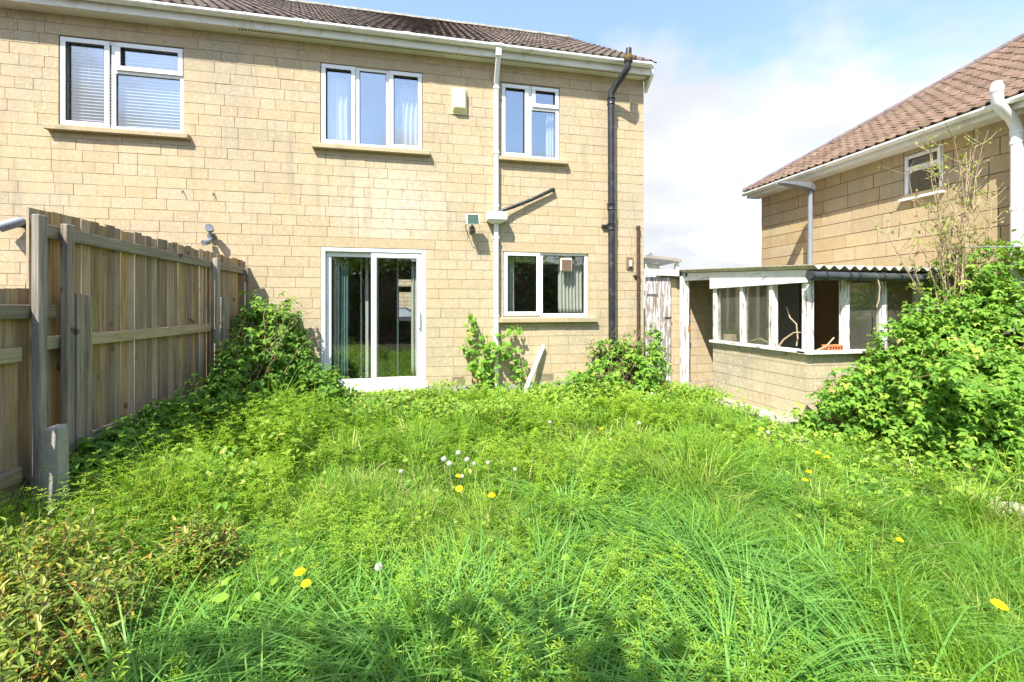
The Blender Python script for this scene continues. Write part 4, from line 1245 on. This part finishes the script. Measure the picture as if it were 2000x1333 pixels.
sow(9000, .16, .34, (-1.6, 4.2, .9, 5.0), .0095, dens=lambda x, y: np.clip((vnoise(x, y, .6, 61)-.35)*2.5, 0, 1))
sow(16000, .10, .26, (3.2, 7.5, .9, 4.4), .0055)
sow(16000, .28, .62, (-2.5, -1.5, 1.6, 6.0), .0060)
sow(7000, .16, .34, (3.55, 4.56, 1.2, 6.3), .0070)
gr = GV.build('grass', G_GRASS)
tag(gr, 'long bright green grass of the overgrown back lawn', 'grass')

# arching tussocks of coarse, bluish grass
TVg = Veg()
tuss = []
for _ in range(190):
    x, y = random.uniform(-1.3, 3.9), random.uniform(1.0, 4.3)
    if vnoise(np.array([x]), np.array([y]), .8, 21)[0] < .50: continue
    tuss.append((x, y, random.uniform(.22, .40)))
tuss += [(-.95,1.62,.52),(-.75,1.45,.48),(-1.15,1.9,.42),(-.15,1.66,.50),(.05,1.55,.52),(.25,1.75,.46),(-.30,1.85,.44),(.45,1.5,.46),(.15,1.95,.42),
         (1.0,1.25,.46),(1.25,1.35,.44),(1.6,1.15,.46),(1.45,1.75,.40),(1.9,1.5,.40),(.85,1.75,.36),(2.1,1.9,.38),(1.75,2.3,.34),(-.6,2.0,.40),(.62,2.15,.36),(-1.05,1.25,.44),(-.4,1.25,.46),(.1,1.2,.44),(.6,1.15,.4),(2.35,2.6,.3),(1.2,2.5,.32)]
for x, y, h in tuss:
    n = int(150 if y < 2.2 else 90)
    a = rs.uniform(0, 6.28, n); rad = rs.rand(n)**.7*.13
    P = np.stack([x+np.cos(a)*rad, y+np.sin(a)*rad, np.zeros(n)], 1)
    blades(TVg, P, h*rs.uniform(.6, 1.25, n), a+rs.normal(size=n)*.5, rs.uniform(.05, .40, n), rs.uniform(.55, 1.6, n), np.full(n, .0085)*rs.uniform(.7, 1.3, n)*max(1, y/2.4), rs.rand(n)*.6+random.random()*.39, 7, .50)
ts = TVg.build('grass_tussock', G_TUFT)
tag(ts, 'arching dark bluish grass tussocks across the front of the lawn', 'grass')

# cleavers: stems set with whorls of narrow leaves
CV = Veg(); SV = Veg()
def cleavers(n, box, hmin, hmax, dens, lw=.0062):
    x, y = scatter(n, *box); k = lawn_ok(x, y)
    k &= rs.rand(n) < dens(x, y); x, y = x[k], y[k]; N = len(x)
    d = x*_sa+y*_ca
    h = rs.uniform(hmin, hmax, N)*(.35+1.1*vnoise(x, y, .32, 31))
    az = vnoise(x, y, .4, 33)*8+rs.normal(size=N); lean = rs.uniform(.0, .40, N); cur = rs.uniform(0, .45, N)
    rnd = np.clip(vnoise(x, y, .6, 35)*.7+.3*rs.rand(N), 0, .999)
    blades(SV, np.stack([x, y, np.zeros(N)], 1), h, az, lean, cur, np.full(N, .004)*np.clip(d/3, 1, 2), rnd, 3)
    W = 6; Lf = 6
    t = np.linspace(.38, 1.0, W)[None]
    hor = h[:, None]*(lean[:, None]*t+cur[:, None]*t**2.2); ver = h[:, None]*(t-.55*cur[:, None]*t**2.6)
    C = np.stack([x[:, None]+hor*np.cos(az)[:, None], y[:, None]+hor*np.sin(az)[:, None], ver], -1).reshape(-1, 3)
    r2 = np.repeat(rnd, W); M_ = len(C)
    ll = rs.uniform(.026, .044, M_)*np.tile(np.linspace(1.1, .8, W), N)*np.repeat(np.clip(d/3.2, 1, 1.8), W)
    wd = np.repeat(lw*np.clip(d/2.6, 1, 2.0), W)
    ph = rs.uniform(0, 6.28, M_)
    for q in range(Lf):
        a = ph+q*2*math.pi/Lf+rs.uniform(-.2, .2, M_); el = rs.uniform(-.1, .75, M_)
        dr = np.stack([np.cos(a)*np.cos(el), np.sin(a)*np.cos(el), np.sin(el)], -1)
        sd = np.stack([-np.sin(a), np.cos(a), np.zeros(M_)], -1)
        mid = C+dr*(ll*.6)[:, None]
        V = np.stack([C, mid-sd*wd[:, None]/2, C+dr*ll[:, None]-np.array([[0, 0, .004]]), mid+sd*wd[:, None]/2], 1)
        CV.add(V, np.array([(0, 1, 2), (0, 2, 3)]), np.clip(r2+rs.uniform(-.1, .1, M_), 0, .999))
cleavers(2700, (-2.3, 1.4, 1.2, 4.2), .22, .42, lambda x, y: np.clip((vnoise(x, y, .7, 41)-.30)*3.2, 0, 1)*np.clip(1.0-.28*x, .1, 1))
cleavers(2600, (-2.3, 3.4, 3.0, 6.6), .18, .36, lambda x, y: np.clip((vnoise(x, y, .7, 43)-.40)*3.0, 0, 1))
cleavers(800, (-2.35, -1.1, 2.3, 5.4), .34, .62, lambda x, y: np.ones(len(x)))
cleavers(900, (1.0, 4.0, 1.0, 3.4), .18, .34, lambda x, y: np.clip((vnoise(x, y, .6, 45)-.5)*3.0, 0, 1))
cl = CV.build('cleavers', G_CLEAV); tag(cl, 'bright yellow-green cleavers weed sprawling through the lawn', 'weed')
st_ = SV.build('cleavers_stem', G_CLEAV, cl)

# low broad leaves: along the house wall and scattered through the grass
LV = Veg()
def cover(n, box, dens, zmax, size):
    x, y = scatter(n, *box); k = lawn_ok(x, y); k &= rs.rand(n) < dens(x, y); x, y = x[k], y[k]; N = len(x)
    z = rs.uniform(.04, 1, N)**.7*zmax*(.5+.8*vnoise(x, y, .35, 51))
    nrm = rs.normal(size=(N, 3))*.42+np.array([[-.05, -.2, 1]])
    M = frames(nrm, rs.uniform(0, 6.28, N)); sc = rs.uniform(size[0], size[1], N); wh = rs.randint(0, 3, N)
    rnd = np.clip(vnoise(x, y, .5, 53)*.6+.4*rs.rand(N), 0, .999)
    for q in range(3):
        i = wh == q; place(LV, *OVATE[q], np.stack([x, y, z], 1)[i], M[i], sc[i], rnd[i])
cover(11000, (-1.5, 4.3, 5.2, 6.92), lambda x, y: np.clip((y-5.0)*.75, 0, 1), .30, (.035, .075))
cover(5200, (-2.3, 4.2, 2.2, 5.8), lambda x, y: np.clip((vnoise(x, y, .5, 57)-.45)*3, 0, 1), .26, (.028, .055))
cover(1700, (3.0, 6.8, 2.2, 4.4), lambda x, y: np.clip((vnoise(x, y, .5, 59)-.3)*3, 0, 1), .26, (.035, .065))
cover(1800, (3.4, 4.55, 2.6, 6.3), lambda x, y: np.ones(len(x))*.8, .22, (.03, .06))
cover(2200, (-2.45, -1.1, 2.6, 6.0), lambda x, y: np.ones(len(x)), .42, (.035, .07))
cover(260, (-1.3, -.4, 1.7, 2.6), lambda x, y: np.clip((vnoise(x, y, .35, 64)-.4)*4, 0, 1), .34, (.04, .075))
cv = LV.build('ground_cover', G_COVER); tag(cv, 'low broad-leaved weeds carpeting the ground along the house wall', 'weed')

# dry stalks lying in the grass
DV = Veg(); n = 170
x, y = scatter(n, -2.0, 4.0, 2.3, 6.3); k = lawn_ok(x, y); x, y = x[k], y[k]; n = len(x)
blades(DV, np.stack([x, y, np.full(n, .08)], 1), rs.uniform(.10, .26, n), rs.uniform(0, 6.28, n), rs.uniform(.2, 1.2, n), rs.uniform(0, .3, n), np.full(n, .0045)*np.clip(y/2.5, 1, 2), rs.rand(n), 3)
tag(DV.build('dry_stalk', STRAW), 'pale dead grass stalks lying in the lawn', 'dead grass')

# ------------------------------------------------------------------ brambles
def ok_right(P): return ~((P[:, 1] > 4.36) & (P[:, 2] < 2.05)) & (P[:, 0] < 7.1)
BR = thing('bramble_bush', 'large bright green bramble thicket in front of the shed', 'bramble', (5.6, 3.8, 0))
R_E = [(5.05,4.05,.28,.62,.48,.55),(5.52,3.88,.50,.68,.56,.78),(6.10,3.85,.72,.78,.60,.88),(6.75,3.8,.85,.75,.72,.95),(4.72,4.25,.15,.45,.45,.42),(5.8,3.35,.25,.95,.50,.55),(6.6,3.2,.4,.9,.6,.65),(5.50,4.15,1.05,.30,.20,.36),(6.35,4.15,1.55,.55,.30,.42)]
leaf_bush(BR, R_E, 27000, ok_right, TRI, (.055, .125), G_BRAM, 300, .95, .40, .38, extra=shoots([((random.uniform(4.9,6.8), random.uniform(3.6,4.1), random.uniform(.2,.8)), (random.uniform(4.35,6.6), random.uniform(2.75,3.6), random.uniform(.05,.9)), random.uniform(.1,.4)) for _ in range(55)]+[((random.uniform(5.5,6.8), random.uniform(3.8,4.1), .9), (x_, random.uniform(3.85,4.2), random.uniform(1.0,1.3)+.35*(x_-5.2)), .06) for x_ in [random.uniform(5.2,6.9) for _ in range(30)]]))
canes(BR, 'bramble_cane', [((random.uniform(4.9,6.9), random.uniform(3.6,4.2), 0), (random.uniform(4.7,6.9), random.uniform(3.2,4.1), random.uniform(.4,1.3))) for _ in range(45)], CANE)

BR2 = thing('fence_bramble', 'dark bramble climbing the corner between fence and house wall', 'bramble', (-2.1, 6.2, 0))
def ok_left(P): return (P[:, 0] > FX+.13) & (P[:, 1] < 6.96) & ~((P[:, 0] > -1.50) & (P[:, 2] > .75) & (P[:, 1] > 6.2))
L_E = [(-2.25,6.5,.95,.36,.42,.70),(-2.0,6.55,.80,.40,.40,.72),(-1.75,6.55,.50,.42,.40,.55),(-2.15,5.95,.55,.45,.62,.62),(-1.55,6.4,.32,.48,.45,.44),(-2.25,5.2,.35,.32,.65,.42),(-2.05,5.6,.25,.50,.60,.38),(-1.88,6.72,1.25,.20,.2,.40),(-2.3,4.4,.28,.25,.5,.38),(-2.25,3.75,.22,.24,.4,.40)]
leaf_bush(BR2, L_E, 15000, ok_left, TRI, (.07, .125), G_DARK, 300, .9, .5, .36)
canes(BR2, 'bramble_cane', [((random.uniform(-2.4,-1.7), random.uniform(5.4,6.8), 0), (random.uniform(-2.4,-1.5), random.uniform(5.2,6.85), random.uniform(.5,1.55))) for _ in range(40)], CANE)

BR3 = thing('soil_pipe_bramble', 'bright bramble clump growing around the foot of black soil pipe', 'bramble', (3.15, 6.7, 0))
def ok_mid(P): return (P[:, 1] < 6.97) & ~((np.abs(P[:, 0]-3.12) < .06) & (P[:, 1] > 6.8))
M_E = [(2.85,6.6,.28,.50,.34,.42),(3.35,6.62,.35,.48,.34,.48),(3.75,6.65,.40,.30,.30,.50),(3.0,6.8,.62,.40,.16,.36),(3.45,6.78,.70,.25,.16,.36),(3.83,6.75,.95,.13,.14,.32),(2.45,6.7,.22,.28,.25,.28)]
leaf_bush(BR3, M_E, 3600, ok_mid, TRI, (.065, .135), G_BRAM, 230)
canes(BR3, 'bramble_cane', [((random.uniform(2.8,3.6), 6.7, 0), (random.uniform(2.4,3.9), random.uniform(6.5,6.9), random.uniform(.6,1.15))) for _ in range(24)], CANE)

# climber on the white downpipe
VN = thing('downpipe_climber', 'young climbing vine spread on the wall around the white downpipe', 'vine', (1.1, 6.9, 0))
arms = [[(1.05,6.88,.05),(1.0,6.9,.5),(.92,6.92,.85),(.80,6.93,1.12),(.70,6.94,1.42)], [(1.05,6.88,.05),(.85,6.9,.45),(.72,6.92,.7),(.64,6.93,.98)], [(1.1,6.85,.1),(1.12,6.84,.8),(1.3,6.9,1.08),(1.52,6.93,1.22)], [(1.12,6.84,.85),(1.35,6.9,.80),(1.55,6.93,.55),(1.62,6.93,.32)], [(1.04,6.88,.1),(.95,6.86,.7),(1.0,6.85,1.0)]]
vs2 = MB()
P = []; 
for arm in arms:
    vs2.tube(arm, [.007-.001*i for i in range(len(arm))], 5)
    for i in range(len(arm)-1):
        a, b_ = Vector(arm[i]), Vector(arm[i+1])
        for q in range(int(8+(b_-a).length*22)):
            p = a.lerp(b_, random.random()); sp = .11 if i < len(arm)-2 else .07
            P.append((p.x+random.gauss(0, sp*.75), min(6.955, p.y-abs(random.gauss(0, .05))), max(.08, p.z+random.gauss(0, sp*.6))))
vs2.build('vine_stem', CANE, VN)
P = np.array(P); n = len(P)
nrm = np.stack([rs.normal(size=n)*.35-.15, -np.abs(rs.normal(size=n)*.4+.75), np.abs(rs.normal(size=n)*.4+.55)], 1)
leaf_parts(VN, P, frames(nrm, math.pi+rs.normal(size=n)*.7), rs.uniform(.07, .125, n), PALM, G_BRAM, 260)

# bare shrub with thin stems and first buds
BS = thing('budding_shrub', 'thin bare-stemmed shrub with opening buds before the neighbouring house', 'shrub', (6.45, 4.15, 0))
sb_ = MB(); BP = []
for i in range(26):
    bx, by = random.uniform(6.1, 6.75), random.uniform(4.0, 4.25)
    a = random.uniform(-1, 1); top = random.uniform(2.2, 3.6)
    ex = bx+a*random.uniform(.2, 1.0)-.2; ey = by+random.uniform(-.25, .2)
    pts = []
    for k in range(8):
        t = k/7; pts.append((bx+(ex-bx)*t**1.4+random.uniform(-.02, .02), by+(ey-by)*t+random.uniform(-.02, .02), .8+(top-.8)*t))
    sb_.tube(pts, [.009-.0009*k for k in range(8)], 5)
    for k in range(3, 8):
        for _ in range(3):
            p = Vector(pts[k]); d = Vector((random.uniform(-1, 1), random.uniform(-.6, .6), random.uniform(.2, 1))).normalized(); L = random.uniform(.10, .34)
            q = p+d*L; mid_ = p.lerp(q, .5)+Vector((0, 0, -.01))
            sb_.tube([p, mid_, q], [.0035, .003, .002], 4, caps=False)
            for u in (.4, .7, 1.0):
                if random.random() < .6: BP.append(tuple(p.lerp(q, u)))
sb_.build('bare_stem', TWIGM, BS)
BP = np.array(BP); n = len(BP)
leaf_parts(BS, BP, frames(rs.normal(size=(n, 3))*.6+np.array([[0, -.4, .6]]), rs.uniform(0, 6.28, n)), rs.uniform(.028, .062, n), OVATE, G_BUD, 150)
# leafy upper right growth behind the thicket
UR = thing('leafy_shrub', 'leafy shrub with pale crossing branches at the right picture edge', 'shrub', (6.85, 3.9, 0))
leaf_bush(UR, [(6.75,4.0,1.95,.45,.35,.38),(7.0,3.6,2.05,.25,.4,.35),(6.45,4.2,1.85,.3,.2,.3)], 1500, lambda P: (P[:, 0] < 7.12), TRI, (.06, .11), G_BRAM, 140)
b = MB()
for (p, q, r_) in (((6.35,4.1,1.0),(6.30,4.05,2.3),.016),((6.5,4.05,1.2),(6.85,3.95,2.05),.014),((6.95,3.9,1.3),(6.45,4.0,2.0),.013),((6.25,4.0,1.1),(6.28,3.98,1.9),.015),((6.9,3.8,1.1),(7.05,3.6,2.1),.03)):
    a_, e_ = Vector(p), Vector(q); b.tube([a_, a_.lerp(e_, .5)+Vector((.03, 0, .02)), e_], [r_, r_*.8, r_*.5], 6)
b.build('branch', TWIGM, UR)
SF = thing('slat_fence', 'weathered horizontal board fence half hidden at the right edge', 'fence', (7.0, 3.2, 0))
for i in range(8):
    MB().box(7.02, 7.045, 1.8, 4.2, .12+i*.19, .12+i*.19+.17).build('board', FENCEY, SF, bevel=.003)
for yy in (1.9, 3.0, 4.1): MB().box(7.047, 7.12, yy-.04, yy+.04, 0, 1.68).build('post', POSTM, SF)
tag(MB().tube([(6.32,4.02,2.22),(6.8,3.7,2.19),(7.06,3.35,2.2)], .006, 6).build('washing_line', GREYP), 'thin grey wire strung through the shrubs at right', 'wire')

# ------------------------------------------------------------------ red-tipped shrubs, lower left
def red_shrub(label, ells, n, loc):
    t = thing('red_tipped_shrub', label, 'shrub', loc)
    b = MB(); P = []; Nn = []
    for i in range(n):
        e = ells[rs.randint(len(ells))]
        d = rs.normal(size=3); d[2] = abs(d[2])+.25; d /= np.linalg.norm(d)
        tip = np.array(e[:3])+d*np.array(e[3:])*rs.uniform(.7, 1.05); base = np.array([e[0]+d[0]*e[3]*.45, e[1]+d[1]*e[4]*.45, .02])
        base, tip = Vector(base), Vector(tip)
        b.tube([base, base.lerp(tip, .5)+Vector((0, 0, .03)), tip], [.004, .003, .0018], 4, caps=False)
        ax = (tip-base).normalized()
        L = 9
        for k in range(L):
            u = .35+.65*k/(L-1); p = base.lerp(tip, u); ang = (k % 2)*math.pi/2
            side = ax.cross(Vector((math.cos(i), math.sin(i), .3))).normalized()
            for sgn in (1, -1):
                q = Matrix.Rotation(ang, 3, ax) @ side*sgn
                P.append(tuple(p)); up_ = ax*.9+Vector((0, 0, .4)); f_ = (q*.85+ax*(.35+.5*(k == L-1))).normalized()
                z = f_.cross(up_.cross(f_)).normalized(); x_ = f_.cross(z)
                Nn.append((tuple(x_), tuple(f_), tuple(z)))
    b.build('shrub_stem', CANE, t)
    P = np.array(P); Mx = np.array(Nn).transpose(0, 2, 1); m_ = len(P)
    sc = rs.uniform(.028, .055, m_)
    dist = np.linalg.norm(P-np.array([0, 0, 1.5]), axis=1); vis = np.array([in_view(p) for p in P])
    leaf_parts(t, P, Mx, sc, LANCE, G_RED, 220, score=sc/dist*vis*(P[:, 2] > .25))
red_shrub('red-tipped shrub filling the lower left corner of the lawn', [(-1.75,2.35,.12,.50,.40,.42),(-1.45,2.0,.10,.42,.36,.40),(-1.35,1.7,.08,.35,.30,.34)], 620, (-1.6, 2.1, 0))
red_shrub('small reddish shrub just right of the bigger red-tipped one', [(-1.10,2.42,.10,.22,.20,.38)], 130, (-1.1, 2.4, 0))

# ------------------------------------------------------------------ dandelions
def flower(x, y, z, label):
    t = thing('dandelion_flower', label, 'dandelion', (x, y, 0), 'yellow dandelion flowers in the lawn')
    MB().tube([(x-.02, y+.02, .02), (x-.012, y+.01, z*.5), (x, y, z)], .0028, 5).build('stalk', G_CLEAV, t)
    b = MB(); fs = random.uniform(.62, 1.0); tx, ty = random.uniform(-.15, .15), random.uniform(-.1, .35)
    for ring, (n_, rad, zz) in enumerate(((18, .024, .000), (14, .019, .006), (10, .012, .011))):
        for k in range(n_):
            a = 2*math.pi*k/n_+ring*.2; w_ = .0042; c, s = math.cos(a), math.sin(a)
            b.poly([(x-s*w_*.4, y+c*w_*.4, z+zz), (x+s*w_*.4, y-c*w_*.4, z+zz), (x+c*rad+s*w_, y+s*rad-c*w_, z+zz+.002), (x+c*rad*1.08, y+s*rad*1.08, z+zz+.001), (x+c*rad-s*w_, y+s*rad+c*w_, z+zz+.002)])
    b.tube([(x, y, z-.012), (x, y, z+.010)], [.004, .011], 8)
    b.v = [(x+(p[0]-x)*fs, y+(p[1]-y)*fs, z+(p[2]-z)*fs+((p[0]-x)*tx-(p[1]-y)*ty)*-fs) for p in b.v]
    b.build('petal_head', YEL, t)
def clock(x, y, z, label):
    t = thing('dandelion_clock', label, 'dandelion', (x, y, 0), 'white dandelion seed heads in the lawn')
    MB().tube([(x+.02, y+.015, .02), (x+.012, y+.01, z*.5), (x, y, z)], .0026, 5).build('stalk', STRAW, t)
    b = MB(); n_ = 90
    for i in range(n_):
        zz = 1-2*(i+.5)/n_; rr2 = math.sqrt(1-zz*zz); a = i*2.39996
        d = Vector((rr2*math.cos(a), rr2*math.sin(a), zz)); u = d.orthogonal().normalized(); v_ = d.cross(u); c = Vector((x, y, z))+d*.019
        b.poly([c+u*.004, c+v_*.004, c-u*.004, c-v_*.004]); 
        b.poly([Vector((x, y, z)), c+u*.0008, c-u*.0008])
    b.tube([(x, y, z-.004), (x, y, z+.004)], .005, 6)
    fs = random.uniform(.75, 1.2)
    b.v = [(x+(p[0]-x)*fs, y+(p[1]-y)*fs, z+(p[2]-z)*fs) for p in b.v]
    b.build('seed_globe', SEED, t)
for x, y, lab in ((-.537,2.062,'larger yellow dandelion of the pair at front left of lawn'), (-.488,1.972,'smaller yellow dandelion of the pair at front left of lawn'),
    (2.215,1.287,'lone yellow dandelion at the front right corner of lawn'), (2.679,2.596,'yellow dandelion at the top of the close pair near the bramble'),
    (2.525,2.478,'yellow dandelion at the bottom of the close pair near the bramble'), (3.095,2.919,'left yellow dandelion right below the big bramble'), (3.081,2.825,'right yellow dandelion right below the big bramble'),
    (2.342,1.746,'small yellow dandelion among grass left of the path end'), (.224,2.803,'yellow dandelion just below the cluster of seed heads'), (.412,2.664,'lowest yellow dandelion near the seed head cluster'),
    (.234,3.017,'yellow dandelion touching a seed head in mid lawn'), (1.673,3.909,'yellow dandelion in mid lawn below kitchen window'), (3.176,3.603,'yellow dandelion beside the shed wall corner'),
    (2.387,5.757,'yellow dandelion among weeds under the soil pipe bramble')):
    k_ = (1.5-.31)/(1.5-.33); flower(x*k_, y*k_, .31, lab)
for x, y, lab in ((-.194,1.996,'big dandelion seed head nearest the camera'), (.266,3.434,'highest seed head of the mid lawn cluster'), (.149,3.316,'leftmost seed head of the mid lawn cluster'),
    (.185,3.211,'small seed head inside the mid lawn cluster, at its left'), (.319,3.271,'seed head in the middle of the mid lawn cluster'), (.362,3.175,'seed head right of the middle of the mid lawn cluster'),
    (.465,3.175,'rightmost seed head of the mid lawn cluster'), (.634,3.007,'seed head standing alone right of the mid lawn cluster'), (.256,2.951,'seed head next to a yellow flower below the cluster'),
    (-.157,3.128,'seed head standing alone left of the mid lawn cluster'), (1.234,4.167,'seed head below the left edge of kitchen window'), (2.087,3.954,'seed head below the black soil pipe'),
    (3.092,3.428,'seed head beside the shed corner dandelion'), (2.981,5.725,'left seed head below the boarded gate'), (2.969,5.278,'right seed head below the boarded gate')):
    k_ = (1.5-.29)/(1.5-.35); clock(x*k_, y*k_, .29, lab)

# ------------------------------------------------------------------ end of the garden, behind the viewpoint: what shades the near grass and shows in the glass
OT = thing('overhanging_tree', 'small leafy tree just behind the viewpoint, shading the nearest grass', 'tree', (-1.9, -1.3, 0))
MB().tube([(-1.9,-1.3,0),(-1.85,-1.25,1.2),(-1.9,-1.1,2.3),(-1.8,-.9,3.3)], [.09,.075,.06,.03], 9).build('trunk', BARK, OT, smooth=True)
for e_ in ((-2.6,-.7,3.4),(-1.2,-.7,3.3),(-.8,-.8,3.1)): MB().tube([(-1.88,-1.15,2.1),((-1.88+e_[0])/2,-.95,2.8),e_], [.04,.03,.012], 7).build('limb', BARK, OT, smooth=True)
leaf_bush(OT, [(-2.35,-.62,3.55,.75,.55,.50),(-1.45,-.62,3.50,.75,.52,.52),(-.78,-.72,3.2,.42,.42,.40),(-2.0,-1.2,3.3,1.0,.6,.6)], 6200, lambda P: P[:, 1] < 0.02, OVATE, (.07, .125), G_HEDGE, 0, .6, .5, .5, .5)
HG = thing('garden_hedge', 'dark garden hedge behind the viewpoint, mirrored in the patio glass', 'hedge', (-2.2, -5.6, 0))
leaf_bush(HG, [(-6.0,-6.6,1.9,1.8,.9,2.6),(-3.8,-6.5,2.0,1.7,.8,2.5),(-1.8,-6.6,2.1,1.6,.8,2.7),(.4,-6.5,1.9,1.7,.8,2.4),(2.6,-6.6,2.0,1.7,.8,2.6),(4.8,-6.5,2.0,1.7,.8,2.4),(7.0,-6.6,1.9,1.7,.8,2.5)], 13000, lambda P: P[:, 1] < -4.5, OVATE, (.16, .32), G_HEDGE, 0, .5, .6, .5)
MB().box(-7,8,-6.75,-6.45,0,3.6).build('hedge_core', BARK, HG)
TR = thing('garden_tree', 'broad tree beyond the hedge at the garden end, behind the viewpoint', 'tree', (4.0, -9.0, 0))
MB().tube([(4,-9,0),(4.05,-9,1.4),(3.95,-9,2.6),(4.1,-9,3.8)], [.2,.16,.13,.07], 10).build('trunk', BARK, TR, smooth=True)
leaf_bush(TR, [(4,-9,3.6,2.2,1.8,1.6),(3,-9.3,2.8,1.5,1.4,1.2),(5.2,-8.8,2.9,1.5,1.4,1.2)], 5000, lambda P: P[:, 2] > .8, OVATE, (.16, .30), G_HEDGE, 0)
